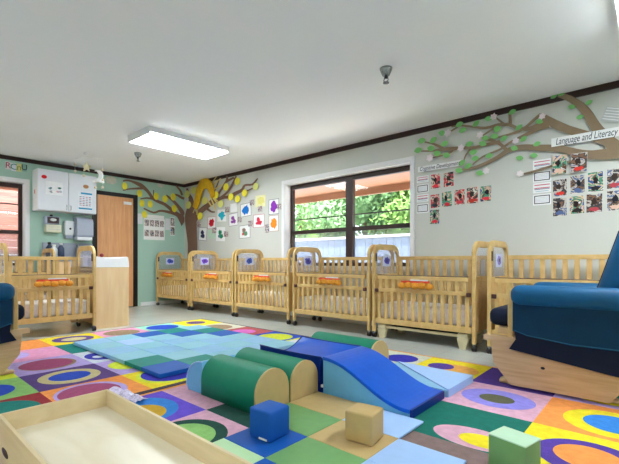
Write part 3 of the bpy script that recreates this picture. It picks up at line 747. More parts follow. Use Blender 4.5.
# activity mat in front of the climber
mat2 = [['v_mint', 'v_block_blue', 'v_sage', 'v_tan', 'v_peri'],
        ['v_block_blue', 'v_sage', 'v_tan', 'v_peri', None],
        ['v_sage', 'v_tan', 'v_peri', None, None]]
t = thing('activity_mat', 'low checkered vinyl mat in blue, sage, tan and light blue before the climber', 'mat', (-1.53, 0.0, 0.016))
b = MB(); th = 0.012
XS = [0, 0.285, 0.615, 0.93, 1.25]; YS = [0.785, 0.855, 1.127, 1.397, 1.665, 1.93]
G = {(0, 1): 'v_mint', (1, 1): 'v_block_blue', (2, 1): 'v_sage', (3, 1): 'v_mint', (0, 0): 'v_tan', (1, 0): 'v_sage', (2, 0): 'v_tan', (3, 0): 'v_sage', (0, 2): 'v_block_blue', (1, 2): 'v_sage', (2, 2): 'v_peri', (3, 2): 'v_mint',
     (0, 3): 'v_sage', (1, 3): 'v_tan', (2, 3): 'v_peri', (0, 4): 'v_tan', (1, 4): 'v_peri'}
for (i, j), k in G.items():
    ex = 0.10 if i == 0 and j >= 3 else 0.0
    b.box((XS[i] + .0005 - ex, YS[j] + .0005, 0), (XS[i + 1] - .0005, YS[j + 1] - .0005, th), M[k])
b.build('mat_cover', t, bevel=0.003)

# ------------------------------------------------------------------ soft climber pieces
ZF = 0.016
def arch_block(loc, L, w, h, label, seam=True):
    t = thing('soft_arch_block', label, 'soft play block', loc, 0, 'green arch blocks of the soft climber')
    r = w / 2; pts = [(0, 0), (0, h - r)] + [(r - r * math.cos(a), h - r + r * math.sin(a)) for a in [math.pi * k / 14 for k in range(1, 14)]] + [(w, h - r), (w, 0)]
    MB().prism(pts, 0, L - 0.012, M['v_green'], 'x', smooth=True).build('curved_cover', t)
    MB().prism(pts, L - 0.012, L, M['v_tan'], 'x').build('end_cap', t, bevel=0.004)
    return t
arch_block((-2.165, 1.422, ZF), 0.518, 0.26, 0.23, 'green arch block with tan end, nearest the blue cube')
arch_block((-2.20, 1.688, ZF), 0.565, 0.245, 0.23, 'green arch block with tan end, against the blue centre block')
arch_block((-2.16, 2.425, ZF), 0.60, 0.262, 0.25, 'green arch block on the far side of the climber, nearest the cribs')
# centre block: square with a saddle top
t = thing('soft_center_block', 'dark blue square centre block with a sagging top, between the arch blocks', 'soft play block', (-2.20, 1.945, ZF))
b = MB(); n = 12; Lx, Ly, hz = 0.575, 0.455, 0.226
vs = []; fs = []
for j in range(n + 1):
    for i in range(n + 1):
        u, v = i / n * 2 - 1, j / n * 2 - 1
        vs.append((i / n * Lx, j / n * Ly, hz - 0.085 * (1 - v * v) * (0.35 + 0.65 * u * u) * 1.0 - 0.006 * (1 - u * u)))
for j in range(n):
    for i in range(n): a = j * (n + 1) + i; fs.append((a, a + 1, a + n + 2, a + n + 1))
b.add(vs, fs, M['v_blue'], True)
edge = [(i, 0) for i in range(n + 1)] + [(n, j) for j in range(1, n + 1)] + [(i, n) for i in range(n - 1, -1, -1)] + [(0, j) for j in range(n - 1, 0, -1)]
vs2 = []
for i, j in edge: p = vs[j * (n + 1) + i]; vs2 += [p, (p[0], p[1], 0)]
k = len(edge)
b.add(vs2, [(2 * q, 2 * q + 1, (2 * q + 3) % (2 * k), (2 * q + 2) % (2 * k)) for q in range(k)], M['v_dkblue'])
b.build('block_cover', t)
MB().tube([vs[j * (n + 1) + i] for i, j in edge] + [vs[0]], 0.005, M['v_dkblue'], 6).build('piping', t)
MB().box((0.576, 0.004, 0.035), (0.592, 0.02, 0.05), M['paper']).build('care_tag', t)

def wave(L, h0, h1, n=20):
    pts = []
    for i in range(n + 1):
        s = i / n
        e = s * s * s * (s * (6 * s - 15) + 10)
        z = h0 + (h1 - h0) * (0.55 * (3 * s * s - 2 * s ** 3) + 0.45 * e)
        pts.append((s * L, z))
    return pts
t = thing('soft_wave_ramp', 'bright blue wavy ramp with light-blue sides, sloping toward the big glider', 'soft play block', (-1.60, 1.94, ZF))
top = wave(0.60, 0.235, 0.045)
MB().prism([(0, 0)] + [(x, z - 0.014) for x, z in top] + [(0.60, 0)], 0.004, 0.42, M['v_lblue'], 'y').build('ramp_side', t)
o = [(x, z) for x, z in top]; i_ = [(x, z - 0.022) for x, z in top]
MB().ring(o, i_, -0.004, 0.428, M['v_blue'], 'y', closed=False).build('ramp_top', t, bevel=0.004)
MB().box((0.6005, 0.0, 0.0), (0.612, 0.424, 0.045), M['v_dkblue']).build('front_lip', t)
t = thing('soft_wedge', 'pale blue low wedge mat beside the wavy ramp, pointing to the cribs', 'soft play block', (-1.555, 2.39, ZF))
MB().prism([(0, 0.42), (0, 0), (0.575, 0)], 0, 0.044, M['v_pale'], 'z').build('inner_panel', t, bevel=0.003)
MB().prism([(0.004, 0.425), (0.58, 0.004), (0.585, 0.425)], 0, 0.05, M['v_peri'], 'z').build('outer_panel', t, bevel=0.004)
t = thing('soft_bolster', 'pale blue rounded bolster poking out behind the nearest green arch block', 'soft play block', (-2.17, 1.43, ZF))
pts = [(0, 0), (0, 0.20)] + [(-0.17 * math.sin(a), 0.06 + 0.14 * math.cos(a)) for a in [math.pi / 2 * k / 9 for k in range(1, 10)]] + [(-0.175, 0.03), (-0.14, 0)]
MB().prism(pts, 0, 0.26, M['v_lblue'], 'y', smooth=True).build('bolster_cover', t)
MB().tube([(p[0], 0.0, p[1]) for p in pts[1:]], 0.005, M['v_peri'], 6).build('piping', t)

def cube_block(name, label, x, y, z, s, rz, m, mt=None, hgt=None):
    t = thing(name, label, 'soft block', (x, y, z), rz)
    MB().rbox((-s / 2, -s / 2, 0), (s / 2, s / 2, hgt or s), 0.011, m, 3).build('block_cover', t)
    return t
t = cube_block('soft_cube', 'small blue vinyl cube on the blue mat square, before the arch blocks', -1.392, 1.290, 0.0285, 0.138, math.radians(3), M['v_block_blue'])
MB().box((0.0, -0.0725, 0.006), (0.05, -0.069, 0.014), M['paper']).build('care_tag', t)
cube_block('soft_cube', 'small tan vinyl cube on the tan mat square, right of the blue cube', -1.034, 1.558, 0.0285, 0.138, math.radians(8), M['v_tan'])
t = thing('soft_cube', 'green vinyl cube with mint top at the bottom edge, nearest the camera', 'soft block', (-0.443, 1.756, 0.016), math.radians(-13))
MB().rbox((-0.076, -0.062, 0), (0.076, 0.062, 0.126), 0.006, M['v_block_green'], 2).build('block_cover', t)
MB().rbox((-0.0765, -0.0625, 0.1235), (0.0765, 0.0625, 0.1305), 0.003, M['v_block_mint'], 2).build('top_cover', t)

# ------------------------------------------------------------------ plywood tray and the glittery cloth
t = thing('plywood_tray', 'open birch plywood tray box on the rug at the bottom left', 'tray', (-1.958, 0.358, 0.0135))
TL, TW, TH_, TF = 1.28, 0.418, 0.236, 0.150
MB().box((0.013, 0.013, TF), (TL - 0.013, TW - 0.013, TF + 0.012), M['ply']).build('tray_floor', t)
for k, (lo, hi) in enumerate((((0, 0, 0), (0.013, TW, TH_)), ((TL - 0.013, 0, 0), (TL, TW, TH_)), ((0.013, 0, 0), (TL - 0.013, 0.013, TH_)), ((0.013, TW - 0.013, 0), (TL - 0.013, TW, TH_)))):
    w_ = MB().box(lo, hi, M['ply_side']).build('tray_wall', t, bevel=0.0015)
    if k == 2: MB().ell((0.13, -0.001, 0.125), (0.05, 0.002, 0.016), M['caster'], 16, 6).build('handle_hole', w_)
b = MB(); rr = random.Random(9); n = 14; vs = []; fs = []
for j in range(6):
    for i in range(n): vs.append((-0.17 + 0.34 * i / (n - 1) + rr.uniform(-.006, .006), -0.035 + 0.07 * j / 5 + rr.uniform(-.005, .005), max(0.004, 0.030 * math.sin(math.pi * j / 5) * (0.6 + 0.4 * math.sin(i * 1.3)) + rr.uniform(0, .008))))
for j in range(5):
    for i in range(n - 1): a = j * n + i; fs.append((a, a + 1, a + n + 1, a + n))
b.add(vs, fs, mat('glitter_lilac', (206, 196, 224), 0.3, var=0.3, scale=90), False)
g = b.build('crumpled_cloth', loc=(-2.49, 1.10, 0.017), rz=math.radians(5)); so = g.modifiers.new('thick', 'SOLIDIFY'); so.thickness = 0.002; so.offset = 1
tag(g, 'crumpled glittery lilac cloth on the rug behind the plywood tray', 'cloth')

# ------------------------------------------------------------------ gliders (seat faces -x, near side -y)
def make_glider(po):
    t = thing('glider_chair', None, 'glider chair')
    L2, Dp = 0.43, 0.58
    prof = [(-L2, 0.275), (-L2 + 0.055, 0.275), (L2 - 0.055, 0.275), (L2, 0.275), (L2 - 0.02, 0.15), (L2 - 0.12, 0.03), (-L2 + 0.17, 0.03), (-L2 + 0.075, 0.15), (-L2 + 0.05, 0.275)]
    prof = [(-L2 + 0.045, 0.30), (L2 - 0.045, 0.30), (L2 - 0.055, 0.15), (L2 - 0.16, 0.016), (-L2 + 0.17, 0.016), (-L2 + 0.06, 0.15)]
    for y in (0.0, Dp - 0.03):
        MB().prism(prof, y, y + 0.03, M['glider_wood'], 'y').build('side_panel', t, bevel=0.004)
        MB().prism([(-L2, 0.302), (L2, 0.302), (L2, 0.336), (-L2, 0.336)], y - 0.012, y + 0.042, M['glider_wood'], 'y').build('side_rail', t, bevel=0.006)
        for x in (-L2 + po, L2 - 0.10):
            MB().box((x - 0.016, y, 0.337), (x + 0.016, y + 0.03, 0.655), M['birch']).build('arm_post', t, bevel=0.004)
        MB().ell((-0.07, y - 0.001 if y == 0 else y + 0.031, 0.16), (0.013, 0.003, 0.009), M['black'], 10, 6).build('bolt_cap', t)
        # arm cushion: fat roll draped over the arm, with a skirt hanging outside
        a0, a1 = -L2 + po + 0.012, L2 + 0.03
        ya, yb = (-0.08, 0.08) if y == 0 else (Dp - 0.08, Dp + 0.08)
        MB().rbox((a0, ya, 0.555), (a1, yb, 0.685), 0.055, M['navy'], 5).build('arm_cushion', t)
        yo = -0.045 if y == 0 else Dp + 0.012
        sk = [(a0 + 0.015, 0.60), (a1 - 0.02, 0.60), (a1 - 0.02, 0.33), (a0 + 0.35, 0.33), (a0 + 0.015, 0.385)]
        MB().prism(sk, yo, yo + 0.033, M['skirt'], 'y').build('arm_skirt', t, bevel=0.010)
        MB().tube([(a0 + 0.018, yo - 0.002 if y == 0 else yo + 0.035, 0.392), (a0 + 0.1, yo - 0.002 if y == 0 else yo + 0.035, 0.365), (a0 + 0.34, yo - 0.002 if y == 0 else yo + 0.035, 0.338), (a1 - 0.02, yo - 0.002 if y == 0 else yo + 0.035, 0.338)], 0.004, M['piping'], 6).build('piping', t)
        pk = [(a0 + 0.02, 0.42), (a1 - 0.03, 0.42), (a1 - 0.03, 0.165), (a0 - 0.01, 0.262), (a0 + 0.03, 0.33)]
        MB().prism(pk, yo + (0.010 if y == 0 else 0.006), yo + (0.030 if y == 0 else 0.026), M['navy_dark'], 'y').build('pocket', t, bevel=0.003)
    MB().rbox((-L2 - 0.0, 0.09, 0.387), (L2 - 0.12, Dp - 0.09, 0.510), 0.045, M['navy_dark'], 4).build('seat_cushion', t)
    b = MB(); b.box((-L2 + 0.08, 0.032, 0.345), (L2 - 0.06, Dp - 0.032, 0.385), M['glider_wood']); b.build('seat_frame', t)
    # back cushion, leaning
    R = Matrix.Translation(Vector((0.215, 0, 0.50))) @ Matrix.Rotation(math.radians(17), 4, 'Y')
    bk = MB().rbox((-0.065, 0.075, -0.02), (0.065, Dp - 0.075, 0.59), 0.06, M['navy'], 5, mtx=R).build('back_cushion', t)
    b = MB()
    for k in range(4):
        y = 0.16 + k * 0.087
        b.tube([tuple(R @ Vector((-0.066, y, z))) for z in (0.06, 0.25, 0.40, 0.53)], 0.006, M['navy_dark'], 6)
    b.build('channel_seam', bk)
    MB().rbox((0.07, 0.04, -0.10), (0.10, Dp - 0.04, 0.54), 0.01, M['glider_wood'], 2, mtx=R).build('back_frame', t)
    for y in (0.06, Dp - 0.10):
        MB().rbox((-L2 + 0.08, y, 0.002), (L2 - 0.04, y + 0.05, 0.026), 0.008, M['glider_wood'], 2).build('base_runner', t)
    MB().box((-0.2, 0.11, 0.004), (-0.14, Dp - 0.10, 0.024), M['glider_wood']).box((0.14, 0.11, 0.004), (0.2, Dp - 0.10, 0.024), M['glider_wood']).build('base_crossbar', t)
    MB().box((-0.18, 0.031, 0.10), (-0.14, Dp - 0.031, 0.14), M['glider_wood']).box((0.14, 0.031, 0.10), (0.18, Dp - 0.031, 0.14), M['glider_wood']).build('crossbar', t)
    MB().tube([(0, 0.08, 0.026), (0.0, 0.08, 0.34)], 0.012, M['glider_wood']).tube([(0, Dp - 0.08, 0.026), (0.0, Dp - 0.08, 0.34)], 0.012, M['glider_wood']).build('swing_arm', t)
    return t
g1 = make_glider(0.168); g1.location = (-0.49, 2.88, 0.013)
tag(g1, 'big blue cushioned glider chair with wooden sides at the right edge', 'glider chair', 'cushioned gliders')
g2 = make_glider(0.085); g2.location = (-4.16, 0.42, 0.013); g2.rotation_euler.z = math.radians(-90)
tag(g2, 'blue cushioned glider chair cut off at the left edge, before a crib', 'glider chair', 'cushioned gliders')

# ------------------------------------------------------------------ paper trees and wall displays
_k = [0]
def stroke(b, fn, pts, m, off, th=0.004):
    """pts: (u, v, width) centreline of a cut-paper branch"""
    _k[0] = (_k[0] + 1) % 17; th += 0.00025 * _k[0]
    n = len(pts); L_ = []; R_ = []
    for i, (u, v, w) in enumerate(pts):
        a = pts[max(i - 1, 0)]; c = pts[min(i + 1, n - 1)]
        dx, dy = c[0] - a[0], c[1] - a[1]; q = math.hypot(dx, dy) or 1
        nx, ny = -dy / q * w / 2, dx / q * w / 2
        L_.append((u + nx, v + ny)); R_.append((u - nx, v - ny))
    vs = [tuple(fn(u, v, o)) for o in (off, off + th) for u, v in L_ + R_]
    N = 2 * n; fs = []
    for i in range(n - 1):
        fs += [(i, i + 1, n + i + 1, n + i), (N + i, N + n + i, N + n + i + 1, N + i + 1), (i, N + i, N + i + 1, i + 1), (n + i, n + i + 1, N + n + i + 1, N + n + i)]
    fs += [(0, n, N + n, N), (n - 1, N + n - 1, N + 2 * n - 1, 2 * n - 1)]
    b.add(vs, fs, m)
def smooth(pts, k=3):
    out = []
    for i in range(len(pts) - 1):
        p0, p1, p2, p3 = pts[max(i - 1, 0)], pts[i], pts[i + 1], pts[min(i + 2, len(pts) - 1)]
        for j in range(k):
            t = j / k
            out.append(tuple(0.5 * ((2 * p1[q]) + (-p0[q] + p2[q]) * t + (2 * p0[q] - 5 * p1[q] + 4 * p2[q] - p3[q]) * t * t + (-p0[q] + 3 * p1[q] - 3 * p2[q] + p3[q]) * t ** 3) for q in range(3)))
    return out + [pts[-1]]
def flat_shape(fn, u, v, poly, m, off, th, name, parent):
    """poly in metres (along wall, up) around the wall point"""
    c = fn(u, v, off); b = MB(); ax = fn is onb
    n = len(poly); P3 = []
    for k in (0, th):
        for a, z in poly: P3.append((c.x + a, c.y - k, c.z + z) if ax else (c.x + k, c.y + a, c.z + z))
    if parent is not None:
        o = parent.matrix_world.translation if False else parent.location
        P3 = [(x - o[0], y - o[1], z - o[2]) for x, y, z in P3]
    b.add(P3, [list(range(n)), list(range(n, 2 * n))[::-1]] + [(i, (i + 1) % n, (i + 1) % n + n, i + n) for i in range(n)], m)
    return b.build(name, parent)
def leafpoly(L, w, ang):
    p = [(L * (s - 0.5), w * 0.5 * math.sin(math.pi * s) ** 0.8) for s in [k / 6 for k in range(7)]]
    p += [(L * (s - 0.5), -w * 0.5 * math.sin(math.pi * s) ** 0.8) for s in [5 / 6, 4 / 6, 3 / 6, 2 / 6, 1 / 6]]
    c, s = math.cos(ang), math.sin(ang); return [(a * c - z * s, a * s + z * c) for a, z in p]
def starpoly(r, n=5, q=0.62, ph=0.3): return [((r if k % 2 == 0 else r * q) * math.cos(ph + k * math.pi / n), (r if k % 2 == 0 else r * q) * math.sin(ph + k * math.pi / n)) for k in range(2 * n)]

tr = thing('paper_branch_mural', 'brown paper tree branches with green leaves and white blossoms over the displays', 'wall mural', (0, YB, 0))
b = MB()
for s in [
    [(418, 151, 1), (431.8, 150.9, 1.8), (444.9, 149.1, 3.4), (460.9, 148, 3.4), (475.4, 147.3, 3), (488.5, 144.3, 3.2), (500, 141.2, 3)],
    [(424.5, 141.9, 1.4), (434.7, 144.3, 2.2), (443.4, 148.7, 3.2)], [(431.8, 157.9, 1), (447.8, 153.6, 2), (453, 149.6, 2.4)],
    [(451.4, 126.9, 1.4), (459.4, 125.4, 2), (468.2, 126.2, 2.2), (485.6, 127.8, 2.6), (498.9, 124.6, 3), (510.5, 125.2, 3.2), (517.8, 128.3, 3.6), (529.4, 128.6, 4), (540, 124.8, 6), (548, 118.5, 9)],
    [(450.7, 131.3, 1.6), (458, 126.7, 2)], [(482.7, 135.6, 1.2), (491.4, 129.8, 1.8), (500, 125, 2.2)],
    [(463.8, 160.3, 1.2), (466, 155, 1.6), (470.3, 148.9, 2)], [(472.5, 164.7, 1.2), (482.7, 156.7, 1.8), (500, 149.4, 2), (509, 143.2, 2.4), (523.6, 135.9, 3.4), (538.2, 128.6, 4.4), (548.3, 124.4, 7)],
    [(496, 117.7, 1.6), (503.3, 123.5, 2.6)], [(509.8, 112.6, 3), (510.5, 125.7, 3.6)], [(488, 139.6, 1.4), (509.1, 134.4, 2), (523.6, 128.6, 2.6), (533.8, 119.9, 2.8), (541, 114.4, 3.4)],
    [(486, 139, 2), (498.9, 143.2, 3.4), (507.6, 151.2, 4)], [(456.6, 170.8, 1.8), (476, 167.2, 3), (495.5, 158.6, 4), (509.7, 149.8, 5), (522, 147.2, 5.6), (538, 147.8, 6.4), (559.2, 148.4, 7), (577, 152.8, 8), (591, 154.8, 9), (606, 154, 11), (640, 150, 14)],
    [(523.9, 173.9, 2), (534.5, 171.2, 2.2), (550, 166.5, 2.4), (575, 160.5, 3)],
    [(558, 94.6, 5), (570, 98.8, 6.6), (580.7, 105.9, 8.6), (588.5, 114.7, 10), (594.8, 125.3, 11), (603.6, 136.5, 13), (616, 146.8, 14), (640, 160, 15)],
    [(543.6, 117.3, 7), (554.2, 123.6, 9), (568.3, 129.5, 8.4), (586, 134.8, 8.4), (606, 141.2, 9)]]:
    stroke(b, lambda u, v, o: onb(u, v, o) - Vector((0, YB, 0)), smooth(s), M['bark2'], 0.0225)
b.build('branch', tr)
rr = random.Random(11)
for u, v in [(421.6, 140.7), (433.3, 140), (418, 150.2), (431, 148.4), (444.6, 143.6), (437.2, 153.4), (446.3, 155.2), (459.4, 124.4), (476.1, 123.6), (462.6, 130.2), (442, 133.1), (469.3, 144), (485.3, 138.1), (482.7, 143.6), (494.3, 136),
             (473.2, 152.3), (489.2, 155.7), (475.1, 158.4), (462, 162.8), (468, 166), (497.2, 128.4), (488.5, 118.6), (512.3, 111.9), (497.4, 129.6), (519, 127.2), (494.5, 136.2), (504, 138.4), (523.6, 138.8), (514.2, 148.2), (537, 143.9), (539.3, 121.6),
             (554, 96), (560.7, 93.7), (571.8, 106.8), (589, 102.4), (580, 117), (533.9, 155.4), (519.7, 158), (459, 170.5), (480, 173)]:
    s = abs(onb(u + 3.4, v).x - onb(u - 3.4, v).x)
    flat_shape(onb, u, v, leafpoly(s * 1.2, s * 0.78, rr.uniform(-0.5, 0.6)), M['leaf'], 0.0315 + rr.uniform(0, 0.0015), 0.002, 'leaf', tr)
for u, v in [(447.5, 133.1), (460.9, 148), (429.9, 157.9), (480, 134.9), (493.6, 116.7), (542.2, 116.3), (515.6, 140.7), (519.9, 173.6), (486, 170.7)]:
    s = abs(onb(u + 3.4, v).x - onb(u - 3.4, v).x)
    flat_shape(onb, u, v, starpoly(s * 0.58, 6, 0.66), M['blossom'], 0.0355, 0.002, 'blossom', tr)

tl = thing('paper_corner_tree', 'large brown paper tree in the room corner with yellow lemons', 'wall mural', (XL, YB, 0))
org = Vector((XL, YB, 0)); b = MB()
FB = lambda u, v, o: onb(u, v, o) - org
FL = lambda u, v, o: onl(min(u, 184.4), v, o) - org
for s in [
    [(192.4, 299, 11), (192.4, 262, 10), (192.4, 243.4, 9.5), (191.2, 227.9, 11), (190.4, 217, 11), (191.0, 208, 8), (190.9, 199.1, 4.5), (188.5, 194.3, 3), (187, 188.4, 2)],
    [(192, 222, 8), (197.5, 214, 6), (205, 207.5, 5), (213.9, 201.7, 4), (222.6, 197.4, 3.2), (228.4, 196.9, 3), (235.2, 193.5, 3.6), (242, 190, 3), (244.9, 185.2, 2), (252.7, 184.3, 2), (257.6, 178.4, 1.2)],
    [(205, 207, 2.5), (212, 200, 2.5), (218.7, 193, 2), (226.5, 181.4, 2.4), (227, 176, 1.6)], [(220, 198, 2), (227.5, 192, 2.2), (232.3, 184.3, 2.2), (236.2, 176, 1.6)],
    [(242, 190, 2), (247, 190.6, 1.4), (252.7, 188.2, 1.2)], [(226.5, 181.4, 2.4), (234, 177.5, 2)], [(205, 207, 2.5), (211, 211.5, 2), (215, 212, 1.2)], [(213.9, 201.7, 2), (212, 195, 2), (216, 188, 1.4), (219, 180, 1)]]:
    stroke(b, FB, smooth(s), M['bark'], 0.0225)
for s in [
    [(143.7, 208.3, 1.4), (153.4, 212.6, 2), (160, 210.8, 2.2), (167, 211.7, 2.6), (176.7, 214.2, 4), (181, 218, 6), (185, 224, 8)],
    [(123, 181, 1.6), (127, 180.3, 2), (132.2, 181.5, 2.2), (140.9, 185.4, 4), (147.7, 191.2, 3), (152.6, 198, 3), (158, 201.5, 3), (165, 204.5, 3), (173, 211, 3.5), (180, 216, 4), (185, 220, 5)],
    [(123, 190.4, 1), (130.2, 188.8, 1.6), (142.9, 188.3, 2.4)], [(140.4, 199, 1.2), (146.7, 198, 1.6), (153.5, 199, 2)],
    [(153.5, 190, 1), (153.6, 196.5, 1)],
    [(166.2, 195.2, 1.6), (173.4, 201, 2.6), (179.3, 207.8, 3.4), (184.8, 216, 6)], [(172.5, 194.3, 1.4), (177, 195, 2), (181.2, 197.4, 2.4), (184.2, 198.8, 2.4)],
    [(175.9, 185.5, 1.4), (180.2, 190.4, 2), (182.2, 195.3, 2)]]:
    stroke(b, FL, smooth(s), M['bark'], 0.0225)
b.build('trunk_and_branch', tl)
def egg(s, h): return [(s * math.cos(a), h * math.sin(a)) for a in [k / 12 * 6.2832 for k in range(12)]]
for fn, pts in ((onl, [(124.7, 186), (139.6, 193.5), (142, 203.3), (150.2, 204.1), (144.5, 214.4), (156.2, 196.3), (165, 198.9), (173.2, 196.9), (174.3, 208.5)]),
                (onb, [(187.2, 194.2), (193.4, 190.4), (188.4, 205), (200.1, 216.2), (204.5, 200.7), (215.9, 195), (220.8, 203.8), (226, 187), (231, 196.9), (237.3, 181.3), (237.6, 199), (244.6, 193), (255.7, 186.5)])):
    for k, (u, v) in enumerate(pts):
        p, q = fn(u - 2.6, v), fn(u + 2.6, v); s = (q - p).length / 2; h = 3.7 / F_PX * (_c * p.y - _s * p.x)
        flat_shape(fn, u, v, egg(s, h), M['lemon_pale'] if (fn is onb and k in (0, 1, 2, 4, 6, 12)) else M['lemon'], 0.0315, 0.003, 'lemon', tl)
# gold tissue bundle with straw strips
tg = thing('gold_tissue_bundle', 'gold tissue paper bundle with straw strips hanging on the corner tree', 'decoration', (onb(204, 198).x, YB, onb(204, 198).z))
org2 = Vector(tg.location); b = MB()
path = [(195, 208, 7), (197.5, 200, 9), (199.5, 190, 9.5), (203.5, 183.6, 9), (209, 185, 8), (211.6, 191, 7), (213, 197, 5)]
pp = [onb(u, v, 0.055) - org2 for u, v, w in smooth(path)]; ww = [w / F_PX * 7.2 / 2 for u, v, w in smooth(path)]
b.tube([tuple(p) for p in pp], [w * 1.35 for w in ww], M['gold'], 10)
for v in range(len(b.v)):  # flatten against the wall
    x, y, z = b.v[v]; b.v[v] = (x, -0.055 + (y + 0.055) * 0.3, z)
b.build('tissue_body', tg)
b = MB()
for s in [[(196, 206, 1.2), (193, 213, 1)], [(197, 207, 1.2), (197, 215, 1)], [(210, 196, 1.4), (216, 210, 1)], [(211, 195, 1.6), (219, 206, 1)], [(212, 197, 1.2), (222, 204, .8)], [(206, 198, 1.6), (212, 207, 1.2)], [(212, 186, 1.2), (221, 178, .8)], [(211, 184, 1), (217, 176, .8)], [(213, 190, 1.2), (223, 184, .8)]]:
    stroke(b, lambda u, v, o: onb(u, v, o) - org2, s, M['straw'], 0.03, 0.003)
b.build('straw_strip', tg)
for u, v, w, h, lab in ((111, 180.3, 0.19, 0.15, 'grey paper cloud above the oak door, near the cabinet'), (160.5, 184.3, 0.15, 0.13, 'grey paper cloud above the corner tree branches')):
    c = onl(u, v); o = thing('paper_cloud', lab, 'wall decoration', (XL, c.y, c.z))
    n = 24; MB().prism([(w * 0.5 * math.cos(k / n * 6.2832) * (1 + 0.13 * abs(math.sin(k * 0.9))), h * 0.45 * math.sin(k / n * 6.2832) * (1 + 0.13 * abs(math.sin(k * 0.9)))) for k in range(n)], 0.001, 0.004, M['cloud'], 'x').build('cloud_cutout', o)

def sheet(fn, name, label, cat, u0, v0, u1, v1, m, off=0.001, th=0.0018, group=None, frame=None, tilt=0.0, fm=None):
    """a flat sheet on a wall filling the photo rectangle u0..u1 (at mid height), v0..v1 (at mid width)"""
    um, vm = (u0 + u1) / 2, (v0 + v1) / 2
    a, c = fn(u0, vm), fn(u1, vm); z1, z0 = fn(um, v0).z, fn(um, v1).z; ctr = fn(um, vm)
    w = (c - a).length; h = z1 - z0
    if fn is onb: o = thing(name, label, cat, ((a.x + c.x) / 2, YB - off, z0), 0, group)
    else: o = thing(name, label, cat, (XL + off, (a.y + c.y) / 2, z0), math.pi / 2, group)
    o.rotation_euler.y = 0
    R = Matrix.Translation((0, 0, h / 2)) @ Matrix.Rotation(tilt, 4, 'Y') @ Matrix.Translation((0, 0, -h / 2))
    MB().box((-w / 2, -th, 0), (w / 2, 0, h), m, mtx=R).build('sheet', o)
    if frame:
        b = MB(); f = frame
        for lo, hi in (((-w / 2, 0), (-w / 2 + f, h)), ((w / 2 - f, 0), (w / 2, h)), ((-w / 2 + f, 0), (w / 2 - f, f)), ((-w / 2 + f, h - f), (w / 2 - f, h))):
            b.box((lo[0], -th - 0.002, lo[1]), (hi[0], -th, hi[1]), fm or M['ink'], mtx=R)
        b.build('border', o)
    return o, w, h, R
def blot(o, w, h, R, rgb, seed, sx=0.33, sy=0.36, th=0.0018, name='painted_shape', n=16, cx=0.0, cy=0.5, depth=0.0006):
    r = random.Random(seed); pts = [(w * (cx + sx * math.cos(k / n * 6.2832) * r.uniform(0.6, 1.15)), h * (cy + sy * math.sin(k / n * 6.2832) * r.uniform(0.6, 1.15))) for k in range(n)]
    b = MB(); vs = [tuple(R @ Vector((x, y, z))) for y in (-th - depth, -th - 0.0001) for x, z in pts]
    b.add(vs, [list(range(n)), list(range(n, 2 * n))[::-1]] + [(i, (i + 1) % n, (i + 1) % n + n, i + n) for i in range(n)], colour(rgb))
    return b.build(name, o)

art = [('navy', 202.9, 234, 8, 13, (40, 44, 84), 0.10, (70, 70, 90)), ('red', 211.8, 222.8, 8, 12, (206, 24, 44), 0.05, (200, 90, 100)), ('turquoise', 222, 215.5, 9, 12, (26, 170, 196), 0.05, None),
       ('small purple', 233.6, 219.6, 9, 12.5, (142, 66, 160), -0.05, (110, 90, 130)), ('bright blue', 246, 209.9, 10.5, 13, (20, 116, 204), -0.05, (90, 90, 100)), ('pale yellow', 260.6, 201, 10, 11.5, (226, 220, 130), 0.02, None),
       ('tall purple', 274, 206.7, 10, 15, (140, 52, 176), 0.0, (70, 64, 90)), ('orange', 273.9, 223.3, 9.6, 16, (250, 144, 30), 0.0, (180, 110, 80)), ('red splattered', 259, 220.9, 11, 13, (224, 48, 76), 0.0, (196, 60, 80)),
       ('brown and green leaf', 244.9, 231.7, 11, 13, (140, 110, 96), -0.03, (80, 76, 86)), ('green', 220.7, 234.1, 9, 14, (20, 136, 96), 0.05, None)]
for k, (nm, u, v, w, h, rgb, tl_, fr) in enumerate(art):
    base = M['paper'] if nm != 'pale yellow' else colour((234, 230, 178))
    o, W_, H_, R = sheet(onb, 'child_painting', '%s child painting on white paper, among the wall art by the window' % nm if nm != 'pale yellow' else 'pale yellow child painting on cream paper, highest of the wall art', 'painting', u - w / 2, v - h / 2, u + w / 2, v + h / 2, base, 0.001 + (k % 2) * 0.0015, group='child paintings on the window wall', frame=0.006 if fr else None, tilt=tl_, fm=colour(fr) if fr else None)
    if nm in ('red splattered', 'brown and green leaf', 'green', 'small purple', 'navy'):
        blot(o, W_, H_, R, rgb, k, 0.2, 0.2, cx=-0.05, cy=0.62); blot(o, W_, H_, R, rgb if nm != 'brown and green leaf' else (90, 150, 110), k + 9, 0.22, 0.2, cx=0.08, cy=0.36, depth=0.0009)
        blot(o, W_, H_, R, {'green': (90, 130, 130), 'brown and green leaf': (200, 80, 80)}.get(nm, rgb), k + 19, 0.15, 0.13, cx=-0.14, cy=0.34, depth=0.0012)
    else: blot(o, W_, H_, R, rgb, k, 0.37, 0.40)
sheet(onb, 'blank_card', 'pale green blank card between the red and green paintings', 'paper', 208, 229.5, 216, 238.5, colour((196, 220, 200)))
sheet(onb, 'blank_card', 'blank white card above the small purple painting', 'paper', 230.5, 203.5, 237, 212, M['paper'])
near = ['beside the tree trunk', 'above the turquoise painting', 'right of the small purple painting', 'above the bright blue painting', 'below the pale yellow painting', 'overlapping the tall purple painting', 'left of the red splattered painting',
        'below the orange painting', 'right of the green painting', 'above the pale green card']
